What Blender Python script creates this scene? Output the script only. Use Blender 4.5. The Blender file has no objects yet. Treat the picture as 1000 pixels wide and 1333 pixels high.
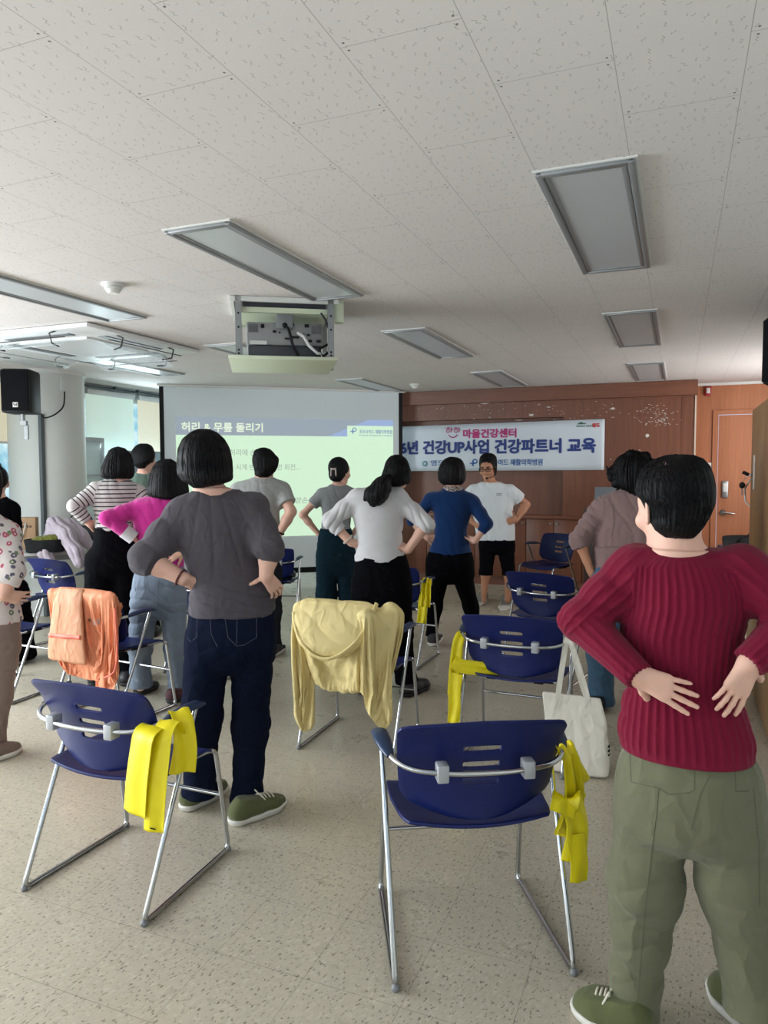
import bpy, bmesh, math, random
import numpy as np
from math import sin, cos, pi, radians, atan2, sqrt, floor
from mathutils import Vector, Matrix

# ------------------------------------------------------------------ camera
F, PITCH, ROLL, YAW, CH = 938.66, 0.05916, 0.001825, 0.38764, 1.47
CEIL = 2.47
_r = np.array([cos(YAW), sin(YAW), 0.0]); _f = np.array([-sin(YAW), cos(YAW), 0.0]); _u = np.array([0, 0, 1.0])
_fw = _f * cos(PITCH) - _u * sin(PITCH); _up = _u * cos(PITCH) + _f * sin(PITCH)
R_ = _r * cos(ROLL) - _up * sin(ROLL); U_ = _up * cos(ROLL) + _r * sin(ROLL)
CAM = np.array([0, 0, CH])
scene = bpy.context.scene
COL = scene.collection
cam = bpy.data.cameras.new('camera'); cam.sensor_fit = 'VERTICAL'; cam.sensor_height = 36
cam.lens = 36 * F / 1333; cam.clip_start = 0.05; cam.clip_end = 100
camo = bpy.data.objects.new('camera', cam); COL.objects.link(camo)
camo.matrix_world = Matrix(((R_[0], U_[0], -_fw[0], CAM[0]), (R_[1], U_[1], -_fw[1], CAM[1]), (R_[2], U_[2], -_fw[2], CAM[2]), (0, 0, 0, 1)))
scene.camera = camo

# ------------------------------------------------------------------ exposure, world, lights
scene.view_settings.view_transform = 'Standard'; scene.view_settings.look = 'None'
scene.view_settings.gamma = 1; scene.view_settings.use_curve_mapping = False
scene.view_settings.exposure = 0.0
scene.cycles.use_denoising = True
scene.cycles.max_bounces = 7; scene.cycles.diffuse_bounces = 4; scene.cycles.glossy_bounces = 3
scene.cycles.sample_clamp_indirect = 4.0; scene.cycles.caustics_reflective = False; scene.cycles.caustics_refractive = False
world = bpy.data.worlds.new('daylight'); scene.world = world; world.use_nodes = True
wn = world.node_tree.nodes; wn['Background'].inputs[0].default_value = (0.55, 0.75, 1.0, 1); wn['Background'].inputs[1].default_value = 1.2

def area(name, loc, rot, sx, sy, power, color):
    l = bpy.data.lights.new(name, 'AREA'); l.shape = 'RECTANGLE'; l.size = sx; l.size_y = sy
    l.energy = power; l.color = color
    o = bpy.data.objects.new(name, l); COL.objects.link(o); o.location = loc; o.rotation_euler = rot
    return o
# daylight entering through the window band behind the camera, and through the windows along the left wall
area('daylight_rear_window', (-3.2, -1.33, 1.55), (radians(86), 0, radians(180)), 4.6, 1.4, 800, (1.0, 0.95, 0.92))
area('daylight_left_window', (-6.33, .95, 1.4), (radians(90 - 8), 0, radians(-90)), 4.4, 1.3, 430, (0.88, 0.95, 1.0))
area('daylight_corner_window', (-6.25, 7.4, 1.6), (radians(90 - 15), 0, radians(-90)), 2.0, 1.4, 75, (0.75, 0.93, 1.0))
area('daylight_recess_window', (1.42, 7.7, 1.6), (radians(90), 0, radians(90)), 1.8, 1.4, 46, (1.0, 0.95, 0.9))

# ------------------------------------------------------------------ pixel helpers (1000 x 1333 frame)
def ray(x, y): return R_ * ((x - 500) / F) - U_ * ((y - 666.5) / F) + _fw
def onz(x, y, z=0.0): d = ray(x, y); return CAM + d * ((z - CH) / d[2])
def ony(x, y, Y): d = ray(x, y); return CAM + d * (Y / d[1])
def onx(x, y, X): d = ray(x, y); return CAM + d * (X / d[0])
def onp(x, y, A, n): d = ray(x, y); return CAM + d * (np.dot(np.array(A) - CAM, n) / np.dot(d, n))

# ------------------------------------------------------------------ materials
def srgb(r, g, b):
    f = lambda c: (c / 255 / 12.92) if c / 255 <= 0.04045 else ((c / 255 + 0.055) / 1.055) ** 2.4
    return (f(r), f(g), f(b), 1)
def newmat(name):
    m = bpy.data.materials.new(name); m.use_nodes = True
    return m, m.node_tree, m.node_tree.nodes['Principled BSDF']
class NT:
    def __init__(s, nt): s.nt = nt
    def n(s, t, **k):
        nd = s.nt.nodes.new(t)
        for a, b in k.items(): setattr(nd, a, b)
        return nd
    def link(s, a, b): s.nt.links.new(a, b)
    def val(s, sock, v):
        if hasattr(v, 'is_linked') or isinstance(v, bpy.types.NodeSocket): s.nt.links.new(v, sock)
        else: sock.default_value = v
    def math(s, op, a, b=0.0, c=None):
        nd = s.n('ShaderNodeMath', operation=op)
        s.val(nd.inputs[0], a); s.val(nd.inputs[1], b)
        if c is not None: s.val(nd.inputs[2], c)
        return nd.outputs[0]
    def mix(s, f, a, b):
        nd = s.n('ShaderNodeMix', data_type='RGBA')
        s.val(nd.inputs[0], f); s.val(nd.inputs[6], a); s.val(nd.inputs[7], b)
        return nd.outputs[2]
    def obj(s): return s.n('ShaderNodeTexCoord').outputs['Object']
    def mapping(s, v, scale=(1, 1, 1), loc=(0, 0, 0), rot=(0, 0, 0)):
        nd = s.n('ShaderNodeMapping'); s.link(v, nd.inputs[0])
        nd.inputs['Scale'].default_value = scale; nd.inputs['Location'].default_value = loc; nd.inputs['Rotation'].default_value = rot
        return nd.outputs[0]
    def noise(s, v, scale=5, detail=3, rough=0.5):
        nd = s.n('ShaderNodeTexNoise'); s.link(v, nd.inputs['Vector'])
        nd.inputs['Scale'].default_value = scale; nd.inputs['Detail'].default_value = detail; nd.inputs['Roughness'].default_value = rough
        return nd.outputs['Fac']
    def ramp(s, f, p0, p1, c0=(0, 0, 0, 1), c1=(1, 1, 1, 1)):
        nd = s.n('ShaderNodeValToRGB'); s.link(f, nd.inputs[0])
        e = nd.color_ramp.elements; e[0].position = p0; e[1].position = p1; e[0].color = c0; e[1].color = c1
        return nd.outputs[0]
    def bump(s, h, strength=0.3, dist=0.01):
        nd = s.n('ShaderNodeBump'); s.link(h, nd.inputs['Height'])
        nd.inputs['Strength'].default_value = strength; nd.inputs['Distance'].default_value = dist
        return nd.outputs[0]
def mixc(c, k): return (min(1, c[0] * k), min(1, c[1] * k), min(1, c[2] * k), 1)
_mc = {}
def plain(name, c, rough=0.5, metal=0.0, var=0.06, nscale=30, bump=0.0, spec=0.5, bscale=300):
    if name in _mc: return _mc[name]
    m, nt, b = newmat(name); t = NT(nt); o = t.obj()
    nz = t.noise(o, nscale, 3)
    t.link(t.mix(nz, mixc(c, 1 - var), mixc(c, 1 + var)), b.inputs['Base Color'])
    b.inputs['Roughness'].default_value = rough; b.inputs['Metallic'].default_value = metal
    b.inputs['Specular IOR Level'].default_value = spec
    if bump: t.link(t.bump(t.noise(o, bscale, 2), bump, 0.002), b.inputs['Normal'])
    _mc[name] = m
    return m
def cloth(name, c, rough=0.9, weave=900, fold=0.25, var=0.08, sheen=0.15):
    if name in _mc: return _mc[name]
    m, nt, b = newmat(name); t = NT(nt); o = t.obj()
    big = t.noise(o, 9, 3); fine = t.noise(o, weave, 2)
    t.link(t.mix(big, mixc(c, 1 - var), mixc(c, 1 + var)), b.inputs['Base Color'])
    n1 = t.noise(t.mapping(o, (1, 1, 0.55)), 7, 1.5); n2 = t.noise(t.mapping(o, (1, 1, 0.7), (3, 1, 2)), 15, 1)
    rd = lambda n, k: t.math('MAXIMUM', t.math('SUBTRACT', 1.0, t.math('MULTIPLY', t.math('ABSOLUTE', t.math('SUBTRACT', n, 0.5)), k)), 0.0)
    h = t.math('ADD', t.math('ADD', t.math('MULTIPLY', rd(n1, 11.0), 0.55), t.math('MULTIPLY', rd(n2, 9.0), 0.28)), t.math('ADD', t.math('MULTIPLY', n1, 1.6), t.math('MULTIPLY', fine, 0.10)))
    t.link(t.bump(h, min(1.0, fold * 1.8), 0.014), b.inputs['Normal'])
    b.inputs['Roughness'].default_value = rough; b.inputs['Specular IOR Level'].default_value = 0.2 if max(c[:3]) > .05 else 0.05
    b.inputs['Sheen Weight'].default_value = sheen if max(c[:3]) > .05 else 0.0
    _mc[name] = m
    return m
def emit(name, c, s):
    m, nt, b = newmat(name)
    b.inputs['Base Color'].default_value = (0.2, 0.2, 0.2, 1); b.inputs['Emission Color'].default_value = c
    b.inputs['Emission Strength'].default_value = s; b.inputs['Roughness'].default_value = 0.9
    return m
def wood(name, c0, c1, rough=0.45, axis='Z', plank=0):
    m, nt, b = newmat(name); t = NT(nt); o = t.n('ShaderNodeNewGeometry').outputs['Position']
    sc = {'Z': (55, 55, 1.6), 'X': (1.6, 55, 55)}[axis]
    g = t.noise(t.mapping(o, sc), 1.6, 5, 0.65); g2 = t.noise(t.mapping(o, tuple(v * 0.22 for v in sc)), 1.0, 3)
    f = t.math('ADD', t.math('MULTIPLY', g, 0.75), t.math('MULTIPLY', g2, 0.4))
    t.link(t.ramp(f, 0.35, 0.8, c0, c1), b.inputs['Base Color'])
    b.inputs['Roughness'].default_value = rough
    t.link(t.bump(g, 0.06, 0.003), b.inputs['Normal'])
    return m

# ------------------------------------------------------------------ mesh helpers
def link(name, me, mat, parent=None):
    me.name = name
    if mat is not None:
        for mm in (mat if isinstance(mat, (list, tuple)) else [mat]): me.materials.append(mm)
    o = bpy.data.objects.new(name, me); COL.objects.link(o)
    if parent is not None: o.parent = parent
    return o
def tag(o, label=None, cat=None, group=None, kind=None):
    if label: o['label'] = label
    if cat: o['category'] = cat
    if group: o['group'] = group
    if kind: o['kind'] = kind
    return o
def empty(name, loc, rz=0.0, label=None, cat=None, group=None):
    o = bpy.data.objects.new(name, None); COL.objects.link(o); o.empty_display_size = 0.1
    o.location = loc; o.rotation_euler = (0, 0, rz)
    return tag(o, label, cat, group)
class MB:
    """collects shapes into one bmesh"""
    def __init__(s): s.bm = bmesh.new()
    def box(s, c, d, bev=0.0, rot=None, seg=2):
        r = bmesh.ops.create_cube(s.bm, size=1.0); vs = r['verts']
        M = Matrix.Translation(c) @ (rot.to_4x4() if rot is not None else Matrix.Identity(4)) @ Matrix.Diagonal((d[0], d[1], d[2], 1))
        bmesh.ops.transform(s.bm, matrix=M, verts=vs)
        if bev:
            es = list({e for v in vs for e in v.link_edges})
            bmesh.ops.bevel(s.bm, geom=es, offset=bev, segments=seg, affect='EDGES', profile=0.5)
        return s
    def b2(s, lo, hi, bev=0.0):
        return s.box([(a + b) / 2 for a, b in zip(lo, hi)], [abs(b - a) for a, b in zip(lo, hi)], bev)
    def cyl(s, a, b, r0, r1=None, n=20, cap=True):
        a, b = Vector(a), Vector(b); d = b - a
        r = bmesh.ops.create_cone(s.bm, cap_ends=cap, segments=n, radius1=r0, radius2=r0 if r1 is None else r1, depth=d.length)
        M = Matrix.Translation((a + b) / 2) @ d.to_track_quat('Z', 'Y').to_matrix().to_4x4()
        bmesh.ops.transform(s.bm, matrix=M, verts=r['verts'])
        return s
    def ball(s, c, r, sc=(1, 1, 1), u=20, v=12, rot=None):
        q = bmesh.ops.create_uvsphere(s.bm, u_segments=u, v_segments=v, radius=r)
        M = Matrix.Translation(c) @ (rot.to_4x4() if rot is not None else Matrix.Identity(4)) @ Matrix.Diagonal((*sc, 1))
        bmesh.ops.transform(s.bm, matrix=M, verts=q['verts'])
        return s
    def tube(s, pts, r, n=10, fillet=0.0, closed=False, flat=1.0):
        P = [Vector(p) for p in pts]
        if fillet: P = fillet_path(P, fillet)
        rs = r if isinstance(r, (list, tuple)) else [r] * len(P)
        rings = []; T = []
        for i in range(len(P)):
            a = P[max(0, i - 1)]; b = P[min(len(P) - 1, i + 1)]
            if closed: a = P[i - 1]; b = P[(i + 1) % len(P)]
            T.append((b - a).normalized())
        ref = T[0].orthogonal().normalized()
        if abs(T[0].z) < 0.9: ref = (Vector((0, 0, 1)) - T[0] * T[0].z).normalized()
        for i, p in enumerate(P):
            if i:
                ref = ref - T[i] * ref.dot(T[i]); ref.normalize()
            bi = T[i].cross(ref)
            rings.append([s.bm.verts.new(p + (ref * cos(2 * pi * k / n) * flat + bi * sin(2 * pi * k / n)) * rs[i]) for k in range(n)])
        m = len(rings)
        for i in range(m if closed else m - 1):
            A, B = rings[i], rings[(i + 1) % m]
            for k in range(n): s.bm.faces.new((A[k], A[(k + 1) % n], B[(k + 1) % n], B[k]))
        if not closed:
            s.bm.faces.new(rings[0][::-1]); s.bm.faces.new(rings[-1])
        return s
    def grid(s, fn, nu, nv, closed_u=False):
        V = [[s.bm.verts.new(fn(u / nu, v / nv)) for v in range(nv + 1)] for u in range(nu if closed_u else nu + 1)]
        m = len(V)
        for u in range(m if closed_u else m - 1):
            for v in range(nv):
                s.bm.faces.new((V[u][v], V[(u + 1) % m][v], V[(u + 1) % m][v + 1], V[u][v + 1]))
        return s
    def poly(s, pts, th=0.0):
        vs = [s.bm.verts.new(p) for p in pts]; f = s.bm.faces.new(vs)
        if th:
            n = f.normal if f.normal.length else Vector((0, 0, 1)); f.normal_update(); n = f.normal.copy()
            r = bmesh.ops.extrude_face_region(s.bm, geom=[f])
            bmesh.ops.translate(s.bm, vec=n * th, verts=[g for g in r['geom'] if isinstance(g, bmesh.types.BMVert)])
        return s
    def mesh(s, smooth=True, angle=40):
        bmesh.ops.recalc_face_normals(s.bm, faces=s.bm.faces)
        me = bpy.data.meshes.new('m'); s.bm.to_mesh(me); s.bm.free()
        if smooth:
            me.shade_smooth()
            try: me.set_sharp_from_angle(angle=radians(angle))
            except Exception: pass
        return me
    def build(s, name, mat, parent=None, smooth=True, angle=40, solid=0.0, sub=0):
        o = link(name, s.mesh(smooth, angle), mat, parent)
        if solid:
            md = o.modifiers.new('thickness', 'SOLIDIFY'); md.thickness = solid; md.offset = 0
        if sub:
            md = o.modifiers.new('smooth', 'SUBSURF'); md.levels = sub; md.render_levels = sub
        return o
def fillet_path(P, r, k=6):
    out = [P[0]]
    for i in range(1, len(P) - 1):
        a, b, c = P[i - 1], P[i], P[i + 1]
        d1 = (a - b); d2 = (c - b); l = min(r, d1.length * 0.48, d2.length * 0.48)
        p, q = b + d1.normalized() * l, b + d2.normalized() * l
        for j in range(k + 1):
            t = j / k; out.append(p * (1 - t) ** 2 + b * 2 * t * (1 - t) + q * t * t)
    out.append(P[-1]); return out
def dup(root, loc, rz):
    r = root.copy(); COL.objects.link(r); r.location = loc; r.rotation_euler = (0, 0, rz)
    for ch in list(root.children):
        c = ch.copy(); COL.objects.link(c); c.parent = r
        for g in list(ch.children):
            d = g.copy(); COL.objects.link(d); d.parent = c
    return r
def text(name, body, size, mat, parent, M, bold=0.0, extrude=0.0006, align='LEFT', width=None):
    c = bpy.data.curves.new(name, 'FONT'); c.body = body; c.size = size; c.extrude = extrude; c.align_x = align
    c.resolution_u = 3
    o = bpy.data.objects.new(name + '_src', c); COL.objects.link(o)
    dg = bpy.context.evaluated_depsgraph_get(); me = bpy.data.meshes.new_from_object(o.evaluated_get(dg))
    COL.objects.unlink(o); bpy.data.objects.remove(o)
    if width:
        xs = [v.co.x for v in me.vertices]; w = max(xs) - min(xs); x0 = min(xs)
        me.transform(Matrix.Diagonal((width / w, 1, 1, 1)) @ Matrix.Translation((-x0, 0, 0)))
    if bold:
        bm = bmesh.new()
        for k in range(9):
            tmp = me.copy(); a = k * pi / 4; r = bold if k < 8 else 0
            tmp.transform(Matrix.Translation((r * cos(a), r * sin(a), k * 0.00008))); bm.from_mesh(tmp); bpy.data.meshes.remove(tmp)
        bm.to_mesh(me); bm.free()
    me.transform(M); me.materials.clear()
    return link(name, me, mat, parent)
# ------------------------------------------------------------------ room shell
XL, XR, YB, YF = -6.4, 1.45, -1.4, 9.35
def m_ceiling():
    m, nt, b = newmat('mineral_fibre_tiles'); t = NT(nt)
    P = t.n('ShaderNodeNewGeometry').outputs['Position']; s = t.n('ShaderNodeSeparateXYZ'); t.link(P, s.inputs[0])
    X, Y = s.outputs[0], s.outputs[1]
    xs = t.math('DIVIDE', t.math('SUBTRACT', X, -0.167), 0.3)
    col = t.math('FLOOR', xs); par = t.math('FLOORED_MODULO', col, 2.0)
    v = t.math('MULTIPLY', t.math('SUBTRACT', xs, col), 0.3)
    u = t.math('FLOORED_MODULO', t.math('SUBTRACT', t.math('SUBTRACT', Y, 2.207), t.math('MULTIPLY', par, 0.3)), 0.6)
    du = t.math('MINIMUM', u, t.math('SUBTRACT', 0.6, u)); dv = t.math('MINIMUM', v, t.math('SUBTRACT', 0.3, v))
    seam = t.math('LESS_THAN', t.math('MINIMUM', du, dv), 0.0011)
    a = t.math('SUBTRACT', du, 0.016); c = t.math('SUBTRACT', dv, 0.016)
    dot = t.math('LESS_THAN', t.math('SQRT', t.math('ADD', t.math('MULTIPLY', a, a), t.math('MULTIPLY', c, c))), 0.0034)
    # worm shaped fissures, one per jittered cell
    vp = t.mapping(P, (30, 22, 0)); vo = t.n('ShaderNodeTexVoronoi', voronoi_dimensions='2D'); t.link(vp, vo.inputs['Vector'])
    vo.inputs['Scale'].default_value = 1.0; vo.inputs['Randomness'].default_value = 0.9
    df = t.n('ShaderNodeVectorMath', operation='SUBTRACT'); t.link(vp, df.inputs[0]); t.link(vo.outputs['Position'], df.inputs[1])
    ds = t.n('ShaderNodeSeparateXYZ'); t.link(df.outputs[0], ds.inputs[0])
    lx = t.math('DIVIDE', ds.outputs[0], 30.0); ly = t.math('DIVIDE', ds.outputs[1], 22.0)
    cs = t.n('ShaderNodeSeparateXYZ'); t.link(vo.outputs['Color'], cs.inputs[0])
    ang = t.math('MULTIPLY', t.math('SUBTRACT', cs.outputs[0], 0.5), 1.3)
    ca, sa = t.math('COSINE', ang), t.math('SINE', ang)
    rx = t.math('SUBTRACT', t.math('MULTIPLY', lx, ca), t.math('MULTIPLY', ly, sa)); ry = t.math('ADD', t.math('MULTIPLY', lx, sa), t.math('MULTIPLY', ly, ca))
    wx = t.math('ADD', rx, t.math('MULTIPLY', t.math('SINE', t.math('MULTIPLY', ry, 420.0)), 0.0026))
    worm = t.math('MULTIPLY', t.math('LESS_THAN', t.math('ABSOLUTE', wx), 0.0013), t.math('LESS_THAN', t.math('ABSOLUTE', ry), t.math('MULTIPLY', cs.outputs[1], 0.0135)))
    dark = t.math('MAXIMUM', t.math('MULTIPLY', worm, 0.42), t.math('MAXIMUM', t.math('MULTIPLY', seam, 0.45), t.math('MULTIPLY', dot, 0.85)))
    base = t.mix(t.noise(P, 2.2, 4), srgb(208, 202, 200), srgb(217, 211, 208))
    t.link(t.mix(dark, base, srgb(66, 62, 60)), b.inputs['Base Color'])
    b.inputs['Roughness'].default_value = 0.85; b.inputs['Specular IOR Level'].default_value = 0.25
    t.link(t.bump(t.math('ADD', t.math('MULTIPLY', dark, -1.0), t.math('MULTIPLY', t.noise(P, 120, 2), 0.2)), 0.35, 0.004), b.inputs['Normal'])
    return m
def m_floor():
    m, nt, b = newmat('vinyl_floor_tiles'); t = NT(nt)
    P = t.n('ShaderNodeNewGeometry').outputs['Position']; s = t.n('ShaderNodeSeparateXYZ'); t.link(P, s.inputs[0])
    u = t.math('FLOORED_MODULO', t.math('SUBTRACT', s.outputs[0], -0.676), 0.3); v = t.math('FLOORED_MODULO', t.math('SUBTRACT', s.outputs[1], 2.065), 0.3)
    du = t.math('MINIMUM', u, t.math('SUBTRACT', 0.3, u)); dv = t.math('MINIMUM', v, t.math('SUBTRACT', 0.3, v))
    seam = t.math('LESS_THAN', t.math('MINIMUM', du, dv), 0.0008)
    rot = t.mapping(P, (1, 1, 1), (0, 0, 0), (0, 0, radians(18)))
    n1 = t.noise(t.mapping(rot, (135, 58, 1)), 1.0, 2); n2 = t.noise(t.mapping(rot, (95, 40, 1), (7, 3, 0)), 1.0, 2)
    n3 = t.noise(P, 3.0, 4); n4 = t.noise(t.mapping(rot, (60, 35, 1), (3, 9, 0)), 1.0, 3)
    base = t.mix(n4, srgb(172, 163, 144), srgb(202, 193, 174))
    base = t.mix(t.math('MULTIPLY', n3, 0.35), base, srgb(150, 143, 128))
    base = t.mix(t.math('MULTIPLY', t.ramp(n2, 0.58, 0.66), 0.40), base, srgb(208, 201, 186))
    base = t.mix(t.math('MULTIPLY', t.ramp(n1, 0.61, 0.66), 0.8), base, srgb(96, 84, 72))
    base = t.mix(t.math('MULTIPLY', seam, 0.6), base, srgb(70, 60, 50))
    t.link(base, b.inputs['Base Color'])
    t.link(t.math('ADD', t.math('MULTIPLY', t.noise(P, 6, 4), 0.2), 0.2), b.inputs['Roughness'])
    b.inputs['Specular IOR Level'].default_value = 0.5
    t.link(t.bump(t.noise(P, 25, 3), 0.05, 0.004), b.inputs['Normal'])
    return m
M_PAINT = plain('white_wall_paint', srgb(206, 208, 204), 0.7, var=0.03, nscale=4)
M_WOODB = wood('reddish_brown_veneer', srgb(92, 51, 34), srgb(124, 75, 51))
M_WOODX = wood('reddish_brown_veneer_horizontal', srgb(92, 51, 34), srgb(124, 75, 51), axis='X')
M_WOODD = wood('orange_brown_door_veneer', srgb(158, 96, 62), srgb(186, 120, 82))
M_WOODC = wood('tan_cabinet_laminate', srgb(128, 96, 62), srgb(156, 120, 80), 0.4)
M_ALU = plain('brushed_aluminium', srgb(150, 152, 153), 0.4, 0.8, 0.05)
M_CHROME = plain('chrome', srgb(186, 188, 190), 0.16, 1.0, 0.03)
M_BLACK = plain('black_plastic', srgb(11, 11, 13), 0.5, var=0.15, spec=.25)
M_WHITE = plain('white_plastic', srgb(218, 218, 214), 0.5, var=0.03)
M_GREY = plain('grey_plastic', srgb(120, 122, 124), 0.5, var=0.05)
def struct(o): o['kind'] = 'structure'; return o
st = lambda mb, n, m, p=None: (struct(mb.build(n, m, p)) if p is None else mb.build(n, m, p))
st(MB().b2((XL - .2, YB - .2, -.12), (XR + .2, YF + .2, 0)), 'floor', m_floor())
st(MB().b2((XL - .2, YB - .2, CEIL), (XR + .2, YF + .2, CEIL + .12)), 'ceiling', m_ceiling())
# rear wall (behind the camera) with its window opening
w = MB(); w.b2((XL, YB - .15, 0), (XR, YB, .75)); w.b2((XL, YB - .15, 2.35), (XR, YB, CEIL)); w.b2((XL, YB - .15, .75), (-6.1, YB, 2.35)); w.b2((.9, YB - .15, .75), (XR, YB, 2.35))
st(w, 'wall_rear', M_PAINT)
# right wall: return behind the cabinets, recess beside the door
st(MB().b2((.96, YB, 0), (XR + .15, 6.3, CEIL)).b2((XR, 6.3, 0), (XR + .15, 6.75, CEIL)).b2((XR, 8.65, 0), (XR + .15, YF, CEIL)).b2((XR, 6.75, 0), (XR + .15, 8.65, .85)).b2((XR, 6.75, 2.35), (XR + .15, 8.65, CEIL)), 'wall_right', M_PAINT)
# left wall with long window openings
w = MB()
w.b2((XL - .15, YB, 0), (XL, YF, .55)); w.b2((XL - .15, YB, 2.36), (XL, YF, CEIL))
for a, b_ in ((YB, -1.25), (4.95, 5.2), (5.75, 6.42), (8.7, YF)): w.b2((XL - .15, a, .55), (XL, b_, 2.36))
st(w, 'wall_left', M_PAINT)
# front wall: white plaster left of the veneered unit, wood around the door on the right
st(MB().b2((XL, YF, 0), (-3.7, YF + .15, CEIL)), 'wall_front', M_PAINT)
w = MB(); w.b2((-3.7, YF, 0), (.42, YF + .15, CEIL)); w.b2((.42, YF, 2.12), (1.34, YF + .15, CEIL)); w.b2((1.34, YF, 0), (XR, YF + .15, CEIL))
st(w, 'wall_front_panelling', M_WOODD)
st(MB().b2((.165, YF - .03, CEIL - .03), (XR, YF, CEIL)), 'trim_1', M_WHITE)
st(MB().b2((.36, YF - .02, 2.1), (1.4, YF + .01, 2.15)).b2((.36, YF - .02, 0), (.42, YF + .01, 2.1)).b2((1.34, YF - .02, 0), (1.4, YF + .01, 2.1)), 'trim_2', M_WOODD)
d = struct(MB().b2((.425, YF + .0, .005), (1.335, YF + .04, 2.095)).build('door_1', M_WOODD))
lk = MB().box((.507, YF - .016, 1.228), (.068, .032, .2), .012).build('keypad_lock', M_ALU, d); MB().box((.507, YF - .034, 1.25), (.04, .006, .1), .003).build('keypad_cover', M_WHITE, lk)
h = MB().cyl((.49, YF, .956), (.49, YF - .02, .956), .032).cyl((.49, YF - .015, .956), (.49, YF - .06, .956), .012).tube([(.485, YF - .055, .956), (.54, YF - .058, .953), (.615, YF - .05, .945)], [.013, .012, .009], 12)
h.build('door_handle', M_CHROME, d)
# windows of the left wall
m_glass, nt_, bg = newmat('window_daylight'); bg.inputs['Emission Color'].default_value = srgb(186, 226, 236); bg.inputs['Emission Strength'].default_value = 1.0; bg.inputs['Base Color'].default_value = (.1, .1, .1, 1)
t = NT(nt_); P = t.n('ShaderNodeNewGeometry').outputs['Position']; t.link(t.ramp(t.noise(P, 7, 3), .35, .7, srgb(120, 190, 215), srgb(225, 245, 248)), bg.inputs['Emission Color'])
M_FRAME = plain('white_window_frame', srgb(198, 206, 206), 0.4, var=0.03)
for i, (a, b_) in enumerate(((-1.25, 4.95), (5.2, 5.75), (6.42, 8.7))):
    o = struct(MB().b2((XL - .09, a, .55), (XL - .07, b_, 2.36)).build('window_%d' % (i + 1), m_glass))
    f = MB(); z0, z1 = .55, 2.36
    for za in (z0, z1 - .05): f.b2((XL - .07, a, za), (XL - .01, b_, za + .05))
    k = max(1, int((b_ - a) / .85))
    for j in range(k + 1):
        y = a + (b_ - a - .05) * j / k; f.b2((XL - .07, y, z0), (XL - .01, y + .05, z1))
    f.build('window_frame', M_FRAME, o)
# rear window band frame
f = MB()
for j in range(8): f.b2((-6.1 + j * .994, YB - .09, .75), (-6.05 + j * .994, YB - .04, 2.35))
for z in (.75, 2.3): f.b2((-6.1, YB - .09, z), (.9, YB - .04, z + .05))
struct(f.build('window_4', M_FRAME))
f = MB()
for y in (6.75, 7.68, 8.6): f.b2((XR + .05, y, .85), (XR + .1, y + .05, 2.35))
for z in (.85, 2.3): f.b2((XR + .05, 6.75, z), (XR + .1, 8.65, z + .05))
struct(f.build('window_5', M_FRAME))

# ------------------------------------------------------------------ round column with conduit
cx, cy, cr = -6.1, 5.66, .37
def col_fn(u, v): a = 2 * pi * u; return (cx + cr * cos(a), cy + cr * sin(a), v * CEIL)
c = MB().cyl((cx, cy, 0), (cx, cy, CEIL), cr, n=64).build('column', M_PAINT); struct(c)
MB().cyl((cx, cy, CEIL - .035), (cx, cy, CEIL), cr + .02, n=64).build('column_collar', M_WHITE, c)
cd = onz(58, 640, 1.4)
def on_col(px, py, r=cr):
    d = ray(px, py); dx, dy = d[0], d[1]; ox, oy = -cx, -cy
    A = dx * dx + dy * dy; B = 2 * (ox * dx + oy * dy); Cc = ox * ox + oy * oy - r * r
    disc = max(0, B * B - 4 * A * Cc); s_ = (-B - sqrt(disc)) / (2 * A); return CAM + d * s_
p = on_col(55, 600, cr + .012)
cond = MB().tube([(p[0], p[1], .0), (p[0], p[1], 2.02)], .028, 4).build('conduit', plain('dark_grey_conduit', srgb(84, 90, 93), .5))
tag(cond, 'dark grey vertical cable conduit running up the white round column', 'conduit')
p = on_col(84, 500, cr + .004); nrm = Vector((p[0] - cx, p[1] - cy, 0)).normalized(); rz = atan2(nrm.y, nrm.x)
so = MB().box(p, (.012, .085, .13), .003, Matrix.Rotation(rz, 3, 'Z')).build('wall_socket', M_PAINT); tag(so, 'small off-white socket plate high on the round column', 'socket')

# ------------------------------------------------------------------ veneered wall unit carrying the banner
YW = 8.95; Y0 = YF
unit = empty('wall_unit', (-1.7, YW, 0), 0, 'built-in reddish brown wood wall unit behind the banner with scuffed panels and low cupboards', 'wall unit')
def uo(mb, n, m): o = mb.build(n, m, unit, True, 30); o.location = (1.7, -YW, 0); return o
ux0, ux1 = -3.72, .165
pn = MB()
RX0, RX1, RZ0, RZ1 = -3.5, -1.3, .90, 2.10
pn.b2((ux0, YW, .90), (RX0, Y0, 2.3)); pn.b2((RX1, YW, .90), (ux1, Y0, 2.3)); pn.b2((RX0, YW, RZ1), (RX1, Y0, 2.3)); pn.b2((RX0, YW + .12, RZ0), (RX1, Y0, RZ1))
uo(pn, 'back_panel', M_WOODB)
uo(MB().b2((ux0, YW - .1, 2.30), (ux1 + .015, Y0, CEIL - .005)), 'cornice', M_WOODX)
uo(MB().b2((ux0, YW - .03, .855), (ux1, Y0, .90), .004), 'ledge', M_WOODX)
uo(MB().b2((ux0, YW + .03, 0), (ux1, Y0, .10)), 'plinth', M_WOODX)
uo(MB().b2((ux0, YW + .02, .10), (ux1, Y0, .855)), 'carcass', M_WOODB)
uo(MB().b2((.02, YW - .006, .92), (.03, YW, 2.28)).b2((-1.1, YW - .006, 2.08), (.03, YW, 2.09)), 'moulding', M_WOODB)
uo(MB().b2((.156, YW - .012, 0), (.172, YW, 2.3)), 'edge_strip', plain('pale_edge_strip', srgb(196, 176, 160), .5))
xs = [-3.70, -3.05, -2.40, -1.745, -1.405, -1.065, -.41, .15]
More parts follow.
